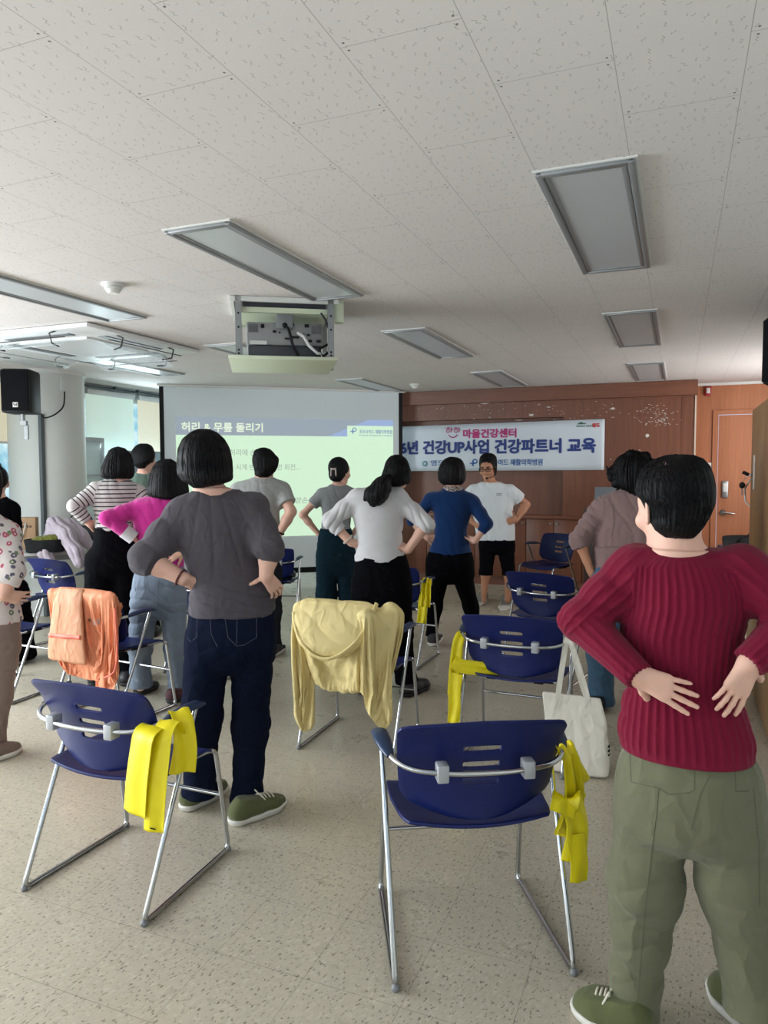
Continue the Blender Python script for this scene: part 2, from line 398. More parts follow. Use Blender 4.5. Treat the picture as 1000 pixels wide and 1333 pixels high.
for i in range(7):
    a, b_ = xs[i], xs[i + 1]
    dd = uo(MB().b2((a + .004, YW - .004, .105), (b_ - .004, YW + .02, .85), .002), 'cupboard_door', M_WOODB)
    kx = (b_ - .04) if i in (0, 2, 3, 5) else (a + .04)
    kk = MB().cyl((kx, YW - .003, .80), (kx, YW - .02, .80), .006).ball((kx, YW - .024, .80), .013).build('knob', M_ALU, dd)
# peeled-paper scraps and scuffs left on the veneer
rnd = random.Random(5); scr = MB(); wht = plain('torn_paper', srgb(205, 200, 192), .9)
def scrap(px, py, w, h, yy=YW - .0025):
    c_ = ony(px, py, yy); n_ = rnd.randint(5, 8); a0 = rnd.random() * 6
    scr.poly([(c_[0] + w * cos(a0 + 6.283 * k / n_) * rnd.uniform(.6, 1), yy, c_[2] + h * sin(a0 + 6.283 * k / n_) * rnd.uniform(.5, 1)) for k in range(n_)], .0015)
for (px, py, w, h) in [(692, 540, .04, .017), (714, 530, .035, .012), (798, 532, .028, .02), (798, 543, .025, .008), (843, 567, .03, .026), (632, 525, .07, .012), (676, 547, .06, .006), (575, 532, .02, .006), (617, 545, .012, .008), (833, 586, .012, .006), (795, 598, .01, .009)]: scrap(px, py, w, h)
for _ in range(190):
    if rnd.random() < .5: px, py = rnd.gauss(858, 11), rnd.gauss(545, 7)
    else: px, py = rnd.uniform(545, 875), rnd.gauss(534, 8)
    if 522 < py < 556: scrap(px, py, rnd.uniform(.003, .016), rnd.uniform(.0015, .006))
uo(scr, 'paper_scraps', wht)['kind'] = 'stuff'

# ------------------------------------------------------------------ banner
M_BANNER = plain('banner_vinyl', srgb(205, 214, 222), .5, var=.02, nscale=3)
by = YW - .02
b0, b1, z0, z1 = -3.42, -.822, 1.445, 2.06
ban = empty('banner', (b0, by, z0), 0, 'white vinyl banner with magenta and navy Korean lettering on the wood wall', 'banner')
def bf(u, v):
    return (u * (b1 - b0), .0012 * sin(u * 23 + v * 3) + .0015 * sin(u * 7) * (1 - v), z_at(u, v) - z0)
def z_at(u, v):
    lo = z0 - .0 + .012 * u; hi = z1 - .03 + .03 * u; return lo + (hi - lo) * v
MB().grid(bf, 60, 8).build('cloth', M_BANNER, ban, solid=.002)
MAG = plain('magenta_ink', srgb(176, 40, 112), .6); NAVY = plain('navy_ink', srgb(28, 52, 122), .6); TEAL = plain('teal_ink', srgb(44, 130, 146), .6); BLUE = plain('blue_ink', srgb(40, 92, 156), .6)
RX = Matrix.Rotation(pi / 2, 4, 'X')
def btext(body, px0, px1, pybase, size, mat, bold=0.0):
    a = ony(px0, pybase, by); e = ony(px1, pybase, by)
    return text('lettering', body, size, mat, ban, Matrix.Translation((a[0] - b0, -.0065, a[2] - z0)) @ RX, bold, .0008, width=e[0] - a[0])
btext('마을건강센터', 603.5, 672, 569.3, .118, MAG, .005)
btext('6년 건강UP사업 건강파트너 교육', 522, 775, 589.8, .185, NAVY, .0085)
btext('영도', 561, 579, 605.8, .082, BLUE, .001)
btext('파크사이드 재활의학병원', 628, 706.5, 605.3, .085, BLUE, .0016)
btext('영도', 771.5, 781, 555.8, .052, plain('red_ink', srgb(190, 50, 50), .6), .003)
# smiling-letters mark
def arc(cx_, cz_, r, a0, a1, n=14): return [(cx_ + r * cos(a0 + (a1 - a0) * i / n), -.0065, cz_ + r * sin(a0 + (a1 - a0) * i / n)) for i in range(n + 1)]
def bp(px, py): q = ony(px, py, by); return q[0] - b0, q[2] - z0
mk = MB()
for cxp in (583.5, 593.7):
    x_, z_ = bp(cxp, 561); mk.tube(arc(x_, z_, .019, 0, 2 * pi), .006, 6, flat=.3)
    mk.tube([(x_ - .03, -.0065, z_ + .032), (x_ + .028, -.0065, z_ + .034)], .0055, 6); mk.tube([(x_, -.0065, z_ + .034), (x_, -.0065, z_ + .052)], .0055, 6)
    mk.tube([(x_ + .042, -.0065, z_ + .045), (x_ + .042, -.0065, z_ - .02)], .0055, 6); mk.tube([(x_ + .042, -.0065, z_ + .012), (x_ + .06, -.0065, z_ + .012)], .0055, 6)
x_, z_ = bp(590, 563.2); mk.tube(arc(x_, z_, .062, radians(205), radians(335)), .006, 6)
mk.build('smile_emblem', MAG, ban)
x_, z_ = bp(553.5, 603.5); tm = MB().cyl((x_, -.004, z_), (x_, -.0065, z_), .036, n=28).build('round_emblem', TEAL, ban)
st_ = MB()
for k in range(3): a = k * pi / 3 + .3; st_.tube([(x_ - .024 * cos(a), -.008, z_ - .024 * sin(a)), (x_ + .024 * cos(a), -.008, z_ + .024 * sin(a))], .005, 6)
st_.build('star', M_BANNER, tm)
def pmark(parent, x_, y_, z_, s, mat, name='letter_emblem', sub=None):
    m_ = MB(); ring = [(x_ + s * (.25 + .42 * cos(a)), y_, z_ + s * (.22 + .40 * sin(a))) for a in [2 * pi * k / 20 for k in range(21)]]
    m_.tube(ring, s * .15, 8, flat=.3); m_.tube([(x_ - s * .17, y_, z_ + s * .3), (x_ - s * .17, y_, z_ - s * .75)], s * .15, 8)
    for dx in (-.62,): m_.box((x_ + dx * s, y_, z_ - s * .2), (s * .3, .003, s * .26)); m_.box((x_ - s * .17, y_, z_ - s * .2), (s * .5, .003, s * .26))
    return m_.build(name, mat, parent)
x_, z_ = bp(617, 602); pmark(ban, x_, -.0065, z_, .062, BLUE)
x_, z_ = bp(757, 551.5); g_ = MB()
g_.poly([(x_ - .05, -.0065, z_ - .008), (x_ + .06, -.0065, z_ - .008), (x_ + .045, -.0065, z_ + .008), (x_ + .03, -.0065, z_ + .003), (x_ + .005, -.0065, z_ + .02), (x_ - .02, -.0065, z_ + .014)], .001)
for k in range(9): g_.box((x_ - .05 + k * .021 + (.01 if k > 4 else 0), -.0065, z_ - .03), (.013, .002, .016))
g_.build('hill_emblem', plain('green_ink', srgb(46, 96, 74), .6), ban)

# ------------------------------------------------------------------ projection screen with the projected slide
A0 = np.array([-5.655, 6.885, 0]); B0 = np.array([-3.297, 8.707, 0]); SL = 2.98; dirS = (B0 - A0) / np.linalg.norm(B0 - A0); nS = np.array([dirS[1], -dirS[0], 0])
scr_rot = atan2(dirS[1], dirS[0])
scn = empty('projection_screen', tuple(A0), scr_rot, 'large pull-down projection screen showing a pale green exercise slide', 'projection screen')
def spt(px, py, off=0.0):
    q = onp(px, py, A0 + nS * off, nS); return float(np.dot(q - A0, dirS)), float(q[2])
zb, zt = .20, CEIL - .01
M_SCR = plain('screen_fabric', srgb(222, 230, 234), .8, var=.02, nscale=2)
MB().b2((.05, 0, zb + .05), (SL - .05, .004, zt)).build('fabric', M_SCR, scn)
MB().b2((0, -.002, zb), (.05, .006, zt)).b2((SL - .05, -.002, zb), (SL, .006, zt)).b2((0, -.002, zb), (SL, .006, zb + .05)).build('black_border', M_BLACK, scn)
MB().cyl((0, .002, zb), (SL, .002, zb), .02, n=16).build('bottom_bar', M_BLACK, scn)
MB().b2((-.02, -.05, zt - .015), (SL + .02, .06, zt + .008)).build('case', M_WHITE, scn)
s0, s1 = .18, 2.855; sz0, szm, sz1 = .645, 1.882, 2.095
E_BODY = emit('slide_green_light', srgb(200, 232, 200), .96); E_HEAD = emit('slide_blue_grey_light', srgb(134, 148, 162), .92); E_WED = emit('slide_blue_light', srgb(140, 165, 210), .9)
E_TXT = emit('slide_title_light', srgb(226, 240, 214), .9); E_DIM = emit('slide_text_grey', srgb(150, 172, 154), .72); E_LOGO = emit('slide_logo_blue', srgb(86, 130, 190), .7)
sl = MB().b2((s0, -.003, sz0), (s1, -.001, szm)).build('slide_body', E_BODY, scn)
MB().b2((s0, -.003, szm), (s1, -.001, sz1)).build('slide_header', E_HEAD, scn)
x1_, zl = spt(427, 567); x2_, zt2 = spt(480, 546)
MB().poly([(x1_, -.004, szm), (s1, -.004, szm), (s1, -.004, sz1), (x2_, -.004, sz1)]).build('slide_wedge', E_WED, scn)
lx0, lz0 = spt(452, 567.5); lx1, lz1 = spt(510, 555)
MB().b2((lx0, -.006, szm - .015), (s1, -.0045, lz1)).build('slide_logo_panel', E_BODY, scn)
def stext(body, px0, px1, py, size, mat, bold=0.0):
    a = spt(px0, py); e = spt(px1, py)
    return text('slide_text', body, size, mat, scn, Matrix.Translation((a[0], -.0065, a[1])) @ RX, bold, .0003, width=e[0] - a[0])
stext('허리 & 무릎 돌리기', 236.5, 342, 560.3, .118, E_TXT, .003)
stext('허리에 손을', 299, 341, 592.3, .085, E_DIM)
stext('시계 반대 방향 번 회전...', 307, 390, 611.5, .085, E_DIM)
stext('양손은', 384, 410, 654.5, .085, E_DIM)
stext('파크사이드 재활의학병원', 468, 510.5, 564.0, .055, E_LOGO, .0008)
stext('Parkside Rehabilitation Hospital', 468, 510.5, 567.6, .03, E_LOGO)
x_, z_ = spt(460, 560.5); pmark(scn, x_, -.0065, z_, .052, E_LOGO)
# ------------------------------------------------------------------ signed-distance sculpting (bodies, clothes, hair)
import openvdb
def smin(a, b, k):
    if k <= 0: return np.minimum(a, b)
    h = np.maximum(k - np.abs(a - b), 0) / k
    return np.minimum(a, b) - h * h * k * 0.25
class Sdf:
    def __init__(s, lo, hi, vox):
        s.lo = np.array(lo, np.float32); s.v = vox
        s.n = [int(math.ceil((h - l) / vox)) + 1 for l, h in zip(lo, hi)]
        s.D = np.full(s.n, 9.0, np.float32)
        s.ax = [s.lo[i] + np.arange(s.n[i], dtype=np.float32) * vox for i in range(3)]
    def sl(s, lo, hi):
        out = []
        for i in range(3):
            a = max(0, int((lo[i] - s.lo[i]) / s.v)); b = min(s.n[i], int((hi[i] - s.lo[i]) / s.v) + 2)
            if b <= a: return None
            out.append(slice(a, b))
        return tuple(out)
    def grid(s, sl): return (s.ax[0][sl[0]][:, None, None], s.ax[1][sl[1]][None, :, None], s.ax[2][sl[2]][None, None, :])
    def add(s, lo, hi, fn, k=0.0, mode='u'):
        m = 4 * s.v + k
        sl = s.sl([a - m for a in lo], [a + m for a in hi])
        if sl is None: return
        d = fn(*s.grid(sl)).astype(np.float32)
        if mode == 'u': s.D[sl] = smin(s.D[sl], d, k)
        elif mode == 's': s.D[sl] = -smin(-s.D[sl], d, k)
        else: s.D[sl] = -smin(-s.D[sl], -d, k)
    def cap(s, a, b, ra, rb, k=0.0, mode='u', clip=None):
        a = np.array(a, float); b = np.array(b, float); R = max(ra, rb)
        ba = b - a; l2 = max(1e-9, float(ba @ ba))
        def fn(X, Y, Z):
            px, py, pz = X - a[0], Y - a[1], Z - a[2]
            h = np.clip((px * ba[0] + py * ba[1] + pz * ba[2]) / l2, 0, 1)
            d = np.sqrt((px - h * ba[0]) ** 2 + (py - h * ba[1]) ** 2 + (pz - h * ba[2]) ** 2) - (ra + (rb - ra) * h)
            if clip is not None:
                q, n = clip; d = np.maximum(d, (X - q[0]) * n[0] + (Y - q[1]) * n[1] + (Z - q[2]) * n[2])
            return d
        s.add(np.minimum(a, b) - R, np.maximum(a, b) + R, fn, k, mode)
    def chain(s, pts, rs, k=0.02, k0=None, clip=None):
        """one smooth tube through points with a radius each, joined to the rest with k0"""
        pts = [np.array(p, float) for p in pts]
        lo = np.min(pts, 0) - max(rs); hi = np.max(pts, 0) + max(rs)
        def fn(X, Y, Z):
            D = None
            for i in range(len(pts) - 1):
                a, ba = pts[i], pts[i + 1] - pts[i]; l2 = max(1e-9, float(ba @ ba))
                px, py, pz = X - a[0], Y - a[1], Z - a[2]
                h = np.clip((px * ba[0] + py * ba[1] + pz * ba[2]) / l2, 0, 1)
                d = np.sqrt((px - h * ba[0]) ** 2 + (py - h * ba[1]) ** 2 + (pz - h * ba[2]) ** 2) - (rs[i] + (rs[i + 1] - rs[i]) * h)
                D = d if D is None else smin(D, d, k)
            if clip is not None:
                for q, n in clip: D = np.maximum(D, (X - q[0]) * n[0] + (Y - q[1]) * n[1] + (Z - q[2]) * n[2])
            return D
        s.add(lo, hi, fn, k if k0 is None else k0)
    def ell(s, c, r, k=0.0, mode='u', R=None):
        c = np.array(c, float); M = np.eye(3) if R is None else np.array(R, float).T
        def fn(X, Y, Z):
            px, py, pz = X - c[0], Y - c[1], Z - c[2]
            q = [(M[i][0] * px + M[i][1] * py + M[i][2] * pz) / r[i] for i in range(3)]
            k0 = np.sqrt(q[0] ** 2 + q[1] ** 2 + q[2] ** 2); k1 = np.sqrt((q[0] / r[0]) ** 2 + (q[1] / r[1]) ** 2 + (q[2] / r[2]) ** 2)
            return k0 * (k0 - 1) / np.maximum(k1, 1e-6)
        m = max(r); s.add(c - m, c + m, fn, k, mode)
    def loft(s, rows, k=0.0, p=2.2, mode='u', grow=0.0, lo=None, hi=None):
        """stack of superellipses: rows of (z, cx, cy, a, b)"""
        rows = sorted(rows); A = np.array(rows, float)
        def interp(z):
            zs = A[:, 0]; out = []
            for j in range(1, 5):
                y = A[:, j]; n = len(zs)
                if n < 3: out.append(np.interp(z, zs, y)); continue
                h = np.diff(zs); dl = np.diff(y) / h; mm = np.zeros(n); mm[0], mm[-1] = dl[0], dl[-1]
                for i in range(1, n - 1):
                    if dl[i - 1] * dl[i] > 0: mm[i] = 2 * dl[i - 1] * dl[i] / (dl[i - 1] + dl[i])
                zz = np.clip(z, zs[0], zs[-1]); i = np.clip(np.searchsorted(zs, zz) - 1, 0, n - 2); t = (zz - zs[i]) / h[i]
                out.append((2 * t ** 3 - 3 * t ** 2 + 1) * y[i] + (t ** 3 - 2 * t ** 2 + t) * h[i] * mm[i] + (-2 * t ** 3 + 3 * t ** 2) * y[i + 1] + (t ** 3 - t ** 2) * h[i] * mm[i + 1])
            return out
        z0, z1 = A[0, 0], A[-1, 0]
        if lo is not None: z0 = lo
        if hi is not None: z1 = hi
        def fn(X, Y, Z):
            cx_, cy_, a, b = interp(Z.ravel().astype(float)); sh = (1, 1, -1)
            a = np.maximum(a + grow, .002).reshape(sh); b = np.maximum(b + grow, .002).reshape(sh)
            qx = np.abs(X - cx_.reshape(sh)) / a; qy = np.abs(Y - cy_.reshape(sh)) / b
            g = (qx ** p + qy ** p) ** (1.0 / p)
            # local distance scale between the two half axes
            w = qx ** 2 / np.maximum(qx ** 2 + qy ** 2, 1e-6)
            d = (g - 1) * (a * w + b * (1 - w))
            return np.maximum(d * 0.9, np.maximum(z0 - grow * 0 - Z, Z - z1))
        ex = np.max(A[:, 3]) + grow; ey = np.max(A[:, 4]) + grow
        s.add((np.min(A[:, 1]) - ex, np.min(A[:, 2]) - ey, z0), (np.max(A[:, 1]) + ex, np.max(A[:, 2]) + ey, z1), fn, k, mode)
    def half(s, q, n, k=0.0):
        """keep the side the normal points away from"""
        X, Y, Z = s.grid((slice(None),) * 3)
        d = ((X - q[0]) * n[0] + (Y - q[1]) * n[1] + (Z - q[2]) * n[2]).astype(np.float32)
        s.D = -smin(-s.D, -d, k) if k else np.maximum(s.D, d)
    def arrays(s):
        b = 3.0 * s.v; D = np.clip(s.D, -b, b)
        D[0], D[-1] = b, b; D[:, 0], D[:, -1] = b, b; D[:, :, 0], D[:, :, -1] = b, b
        g = openvdb.FloatGrid(b); g.copyFromArray(np.ascontiguousarray(D))
        pts, quads = g.convertToQuads(0.0)
        return np.array(pts, float) * s.v + s.lo, np.array(quads)[:, ::-1]
def vnormals(V, Q):
    n = np.cross(V[Q[:, 2]] - V[Q[:, 0]], V[Q[:, 3]] - V[Q[:, 1]]); N = np.zeros_like(V)
    for i in range(4): np.add.at(N, Q[:, i], n)
    return N / np.maximum(np.linalg.norm(N, axis=1, keepdims=True), 1e-9)
def relax(V, Q, it=1, f=0.5):
    for _ in range(it):
        S = np.zeros_like(V); C_ = np.zeros(len(V))
        for i in range(4):
            a, b = Q[:, i], Q[:, (i + 1) % 4]
            np.add.at(S, a, V[b]); np.add.at(C_, a, 1); np.add.at(S, b, V[a]); np.add.at(C_, b, 1)
        V = V + (S / np.maximum(C_, 1)[:, None] - V) * f
    return V
def qmesh(V, Q):
    me = bpy.data.meshes.new('m'); me.vertices.add(len(V)); me.vertices.foreach_set('co', V.astype(np.float32).ravel())
    me.loops.add(Q.size); me.loops.foreach_set('vertex_index', Q.astype(np.int32).ravel())
    me.polygons.add(len(Q)); me.polygons.foreach_set('loop_start', np.arange(len(Q), dtype=np.int32) * 4)
    me.update(calc_edges=True); me.validate(); me.shade_smooth(); return me
def wob(P, f, seed=0):
    """cheap smooth pseudo noise in about -1..1"""
    r = np.random.RandomState(seed); o = 0
    for i in range(4):
        k = r.normal(size=3); k = k / np.linalg.norm(k) * f * r.uniform(.6, 1.5)
        o = o + np.sin(P @ k + r.uniform(0, 6.28) + 1.3 * np.sin(P @ np.roll(k, 1) * .6 + i))
    return o / 3.0
def folds(P, d, f, seed=0, warp=0.8):
    """sharp creased ridges running across direction d with frequency f"""
    d = np.array(d, float); d /= np.linalg.norm(d)
    f = f * 2.3; ph = P @ d * f + warp * wob(P, f * .22, seed) * 3.0
    return ((1 - np.abs(np.sin(ph * .5))) ** 1.6 - .35) * np.clip(.65 + .6 * wob(P, f * .15, seed + 50), 0, 1.3)
def sculpt(s, name, mat, parent, disp=None, rel=1, attrs=None):
    V, Q = s.arrays(); V = relax(V, Q, rel)
    if disp is not None:
        N = vnormals(V, Q); V = V + N * disp(V, N)[:, None]
    me = qmesh(V, Q)
    if attrs is not None:
        for an, fn in attrs.items():
            at = me.attributes.new(an, 'FLOAT', 'POINT'); at.data.foreach_set('value', fn(V).astype(np.float32))
    return link(name, me, mat, parent)

# ------------------------------------------------------------------ ceiling fixtures
M_DIFF = plain('grey_unlit_diffuser', srgb(184, 187, 190), 0.3, var=.02, nscale=3); M_LFR = plain('light_frame_grey', srgb(142, 144, 146), .4, .3, .04)
def ceiling_light(x0, x1, y0, y1, label, proto=[]):
    loc = ((x0 + x1) / 2, (y0 + y1) / 2, CEIL)
    if proto:
        o = dup(proto[0], loc, 0); o['label'] = label; return o
    L = empty('ceiling_light', loc, 0, label, 'ceiling light', 'recessed ceiling lights, all switched off'); w_, h_ = x1 - x0, y1 - y0
    f = MB()
    for sx in (-1, 1): f.b2((sx * w_ / 2, -h_ / 2, -.018), (sx * (w_ / 2 - .024), h_ / 2, 0), .004).b2((sx * (w_ / 2 - .026), -h_ / 2 + .026, -.013), (sx * (w_ / 2 - .045), h_ / 2 - .026, 0), .003)
    for sy in (-1, 1): f.b2((-w_ / 2 + .001, sy * h_ / 2, -.0175), (w_ / 2 - .001, sy * (h_ / 2 - .024), 0), .004).b2((-w_ / 2 + .03, sy * (h_ / 2 - .026), -.0125), (w_ / 2 - .03, sy * (h_ / 2 - .045), 0), .003)
    f.build('frame', M_LFR, L)
    MB().b2((-w_ / 2 + .04, -h_ / 2 + .04, -.0095), (w_ / 2 - .04, h_ / 2 - .04, -.003)).build('diffuser', M_DIFF, L)
    MB().b2((-w_ / 2 - .008, -h_ / 2 - .008, -.006), (w_ / 2 + .008, h_ / 2 + .008, 0)).build('flange', M_WHITE, L)
    proto.append(L); return L
rowname = {-0.31: 'right-hand row', -1.85: 'middle row', -3.39: 'row left of the projector', -4.93: 'row above the window side'}
for X in (-0.31, -1.85, -3.39, -4.93):
    for k, Y in enumerate((2.5, 4.89, 7.29)):
        if X == -4.93 and k != 1: continue
        ceiling_light(X - .16, X + .16, Y, Y + 1.33, 'grey unlit ceiling light panel, %s in the %s' % (('nearest', 'second', 'farthest')[k], rowname[X]) if X != -4.93 else 'grey unlit ceiling light panel behind the cassette air conditioner, near the window wall')
def detector(px, py, label, name, cat):
    p = onz(px, py, CEIL); o = empty(name, (p[0], p[1], CEIL), 0, label, cat)
    MB().cyl((0, 0, 0), (0, 0, -.014), .062, .058, 32).build('base', M_WHITE, o); MB().cyl((0, 0, -.014), (0, 0, -.03), .042, .048, 32).cyl((0, 0, -.03), (0, 0, -.05), .04, .028, 32).build('sensor_head', M_WHITE, o)
detector(147, 370, 'round white smoke detector on the ceiling left of the long light', 'smoke_detector', 'smoke detector')
detector(540, 500, 'small round white ceiling detector close to the top right of the projection screen', 'ceiling_detector', 'detector')
p = onz(425, 481, CEIL); o = MB().cyl((p[0], p[1], CEIL - .004), (p[0], p[1], CEIL), .075, n=28).build('ceiling_plate', M_GREY); tag(o, 'flat round grey cover plate on the ceiling just below the projector lift', 'cover plate')

# four-way cassette air conditioner with clear wind deflectors
acx, acy = -4.33, 4.42
ac = empty('air_conditioner', (acx, acy, CEIL), 0, 'white four-way ceiling cassette air conditioner with clear wind deflectors', 'air conditioner')
M_ACW = plain('air_conditioner_white', srgb(222, 224, 224), .4, var=.02)
S = .62
MB().b2((-S, -S, -.035), (S, S, -.003), .012).build('panel', M_ACW, ac)
gm, gnt, gb = newmat('grille_slats'); t = NT(gnt); sx_ = t.n('ShaderNodeSeparateXYZ'); t.link(t.obj(), sx_.inputs[0])
t.link(t.mix(t.math('GREATER_THAN', t.math('SINE', t.math('MULTIPLY', sx_.outputs[0], 180.0)), .1), srgb(212, 212, 210), srgb(120, 114, 108)), gb.inputs['Base Color']); gb.inputs['Roughness'].default_value = .6
g_ = MB()
for k in range(26): g_.b2((-.30 + k * .024, -.31, -.052), (-.289 + k * .024, .31, -.034))
g_.b2((-.33, -.33, -.05), (.33, -.30, -.033)).b2((-.33, .30, -.05), (.33, .33, -.033)).b2((-.33, -.3, -.05), (-.30, .3, -.033)).b2((.30, -.3, -.05), (.33, .3, -.033))
g_.build('intake_grille', M_ACW, ac)
MB().b2((-.3, -.3, -.04), (.3, .3, -.033)).build('grille_recess', plain('grille_brown_grey', srgb(120, 112, 104), .7), ac)
for k in range(4):
    Rz = Matrix.Rotation(k * pi / 2, 3, 'Z')
    MB().box(Rz @ Vector((0, -.45, -.036)), (.62, .07, .01) if k % 2 == 0 else (.07, .62, .01)).build('air_outlet', M_GREY, ac)
m_clear, nt_, bc = newmat('clear_acrylic'); bc.inputs['Base Color'].default_value = srgb(210, 222, 226); bc.inputs['Alpha'].default_value = .28; bc.inputs['Roughness'].default_value = .15
for k in range(4):
    Rz = Matrix.Rotation(k * pi / 2, 3, 'Z'); tilt = Rz @ Matrix.Rotation(radians(24), 3, 'X')
    df = MB().box(Rz @ Vector((0, -.52, -.10)), (.74, .17, .004), .001, tilt).build('wind_deflector', m_clear, ac)
    hk = MB()
    for sx in (-.28, .28):
        pts = [(sx, -.56, -.03), (sx, -.62, -.055), (sx, -.60, -.12), (sx * .93, -.52, -.13)]
        hk.tube([Rz @ Vector(q) for q in pts], .006, 6)
    hk.tube([Rz @ Vector(q) for q in ((-.4, -.60, -.085), (.4, -.60, -.085))], .0035, 6)
    hk.build('bracket', plain('dark_wire', srgb(58, 54, 52), .5, .5), ac)

# projector in its motorised ceiling lift
a = onz(303, 386, CEIL); px0, px1 = -2.44, -1.88
pl_y = 3.62; lift = empty('projector_lift', (-2.15, 3.74, CEIL), radians(32), 'white ceiling projector lift lowered below an open hatch', 'projector lift')
hw = .285
M_HATCH = plain('pale_green_white_board', srgb(206, 214, 188), .6, var=.03, nscale=6)
zt_, zbm = 0, -.345
for sx in (-1, 1):
    MB().b2((sx * hw, -.02, zbm), (sx * (hw - .035), .012, -.002)).build('rail', M_ALU, lift); MB().b2((sx * hw, .42, zbm), (sx * (hw - .03), .45, -.002)).build('rail', M_ALU, lift)
MB().b2((-hw - .04, -.06, zbm - .02), (hw + .02, .56, zbm), .003).build('bottom_board', M_HATCH, lift)
MB().b2((-hw + .03, .02, -.085), (hw - .03, .5, -.07)).b2((-hw + .03, .015, -.085), (hw - .03, .03, -.055)).build('upper_plate', M_HATCH, lift)
MB().b2((hw + .0, .0, -.13), (hw + .06, .06, -.002)).build('hatch_edge', M_HATCH, lift)
MB().b2((-hw - .03, -.02, -.03), (hw + .03, .0, -.002)).b2((-hw - .03, .54, -.03), (hw + .03, .56, -.002)).b2((-hw - .03, 0, -.03), (-hw - .01, .54, -.002)).build('hatch_frame', M_WHITE, lift)
MB().b2((-hw + .04, .05, -.06), (hw - .04, .48, -.003)).build('hatch_shade_slab', plain('hatch_shade_grey', srgb(70, 70, 76), .9), lift)  # solid dark slab stands in for the shade inside the open hatch
MB().b2((-.05, .04, -.17), (.05, .075, -.075), .008).build('mount_bracket', M_GREY, lift)
dt = MB()
for sx in (-1, 1):
    for z in (-.1, -.18, -.31, -.33): dt.cyl((sx * (hw - .018), -.021, z), (sx * (hw - .018), -.024, z), .006, n=10)
dt.build('screw', M_BLACK, lift)
pj = empty('projector', (-2.15, 3.74, CEIL), radians(32), 'grey projector with plugs and cables at its back, held in the ceiling lift', 'projector')
M_PJ = plain('projector_grey', srgb(138, 138, 138), .5, var=.03)
MB().b2((-.225, .06, -.265), (.225, .40, -.13), .012).build('body', M_PJ, pj)
MB().b2((-.215, .055, -.335), (.215, .40, -.268), .008).build('lower_tray', plain('dark_tray', srgb(60, 62, 68), .5), pj)
MB().cyl((.09, .40, -.2), (.09, .44, -.2), .05, n=24).build('lens', M_BLACK, pj)
pp = MB()
for (x_, z_, w_, h_) in [(-.13, -.155, .02, .022), (-.06, -.185, .02, .014), (.04, -.14, .03, .02), (.13, -.146, .026, .018), (.15, -.235, .022, .014), (.2, -.235, .026, .016), (.14, -.2, .016, .012), (-.03, -.19, .01, .01), (.06, -.215, .05, .012), (.1, -.2, .03, .01), (.02, -.225, .04, .01)]: pp.box((x_, .058, z_), (w_, .008, h_))
pp.build('port', M_BLACK, pj)
for sx in (-1, 1):
    vt = MB().box((sx * .185, .0585, -.168), (.054, .005, .048))
    for k in range(6): vt.box((sx * .185, .057, -.148 - k * .008), (.05, .006, .004))
    vt.build('vent', plain('vent_grey', srgb(104, 104, 105), .6), pj)
MB().box((-.155, .057, -.252), (.1, .006, .022)).build('rating_label', M_WHITE, pj)
MB().tube([(.0, .05, -.15), (.02, .03, -.17), (.03, .02, -.21), (.045, .025, -.27), (.08, .04, -.325)], .009, 8).ball((0, .05, -.15), .019).build('power_cable', M_BLACK, pj)
MB().tube([(.075, .05, -.19), (.11, .03, -.215), (.14, .02, -.27), (.19, .01, -.315), (.255, .03, -.31)], .009, 8).build('video_cable', M_WHITE, pj)
MB().tube([(.21, .0, -.08), (.235, -.01, -.12), (.26, .0, -.18)], .006, 8).tube([(.25, .02, -.26), (.2, .0, -.29), (.22, .0, -.335), (.26, .02, -.3)], .008, 8).build('cable_loop', M_BLACK, pj)

# ------------------------------------------------------------------ loudspeakers, alarm
def loudspeaker(loc, rz, w_, d_, h_, label, badge):
    o = empty('loudspeaker', loc, rz, label, 'loudspeaker')
    MB().b2((-w_ / 2, -d_ / 2, 0), (w_ / 2, d_ / 2, h_), .03).build('cabinet', M_BLACK, o)
    m_ = plain('speaker_grille', srgb(12, 13, 17), .85, spec=.15, bump=.8, bscale=400); MB().b2((-w_ / 2 + .02, -d_ / 2 - .008, .02), (w_ / 2 - .02, -d_ / 2 + .01, h_ - .02), .006).build('grille', m_, o)
    if badge:
        MB().b2((-.02, -d_ / 2 - .011, .05), (.025, -d_ / 2 - .006, .095), .002).build('badge', M_WHITE, o)
        MB().tube([(-.013, -d_ / 2 - .013, .085), (-.004, -d_ / 2 - .013, .062), (.003, -d_ / 2 - .013, .08), (.011, -d_ / 2 - .013, .062), (.018, -d_ / 2 - .013, .085)], .003, 6).build('emblem', M_BLACK, o)
    if badge: MB().cyl((0, .03, 0), (0, .03, -.06), .02).box((0, .05, -.08), (.05, .05, .04)).box((0, .10, -.16), (.035, .03, .14)).box((0, d_ / 2 + .06, .1), (.05, .16, .05)).build('bracket', M_ALU, o)
    else: MB().box((0, d_ / 2 + .1, .2), (.06, .24, .06)).box((0, d_ / 2 + .21, .2), (.12, .02, .16)).build('bracket', M_ALU, o)
    return o
loudspeaker((-5.62, 4.93, 1.985), radians(28), .27, .27, .40, 'black loudspeaker with a small white badge on the round column', True)
loudspeaker((.645, 5.05, 1.985), radians(-60), .27, .27, .42, 'black loudspeaker above the tall cabinet at the right edge', False)
q0 = on_col(84, 510, cr + .012); q1 = on_col(72, 540, cr + .05); q2 = on_col(58, 545, cr + .08)
cb = MB().tube(fillet_path([Vector(q0), Vector(q0) + Vector((.03, -.03, -.06)), Vector(on_col(83, 530, cr + .03)), Vector(q1), Vector(q2), Vector((-5.60, 5.07, 2.06))], .15), .007, 8).build('speaker_cable', M_BLACK)
tag(cb, 'thin black cable looping from the column socket down to the loudspeaker', 'cable')
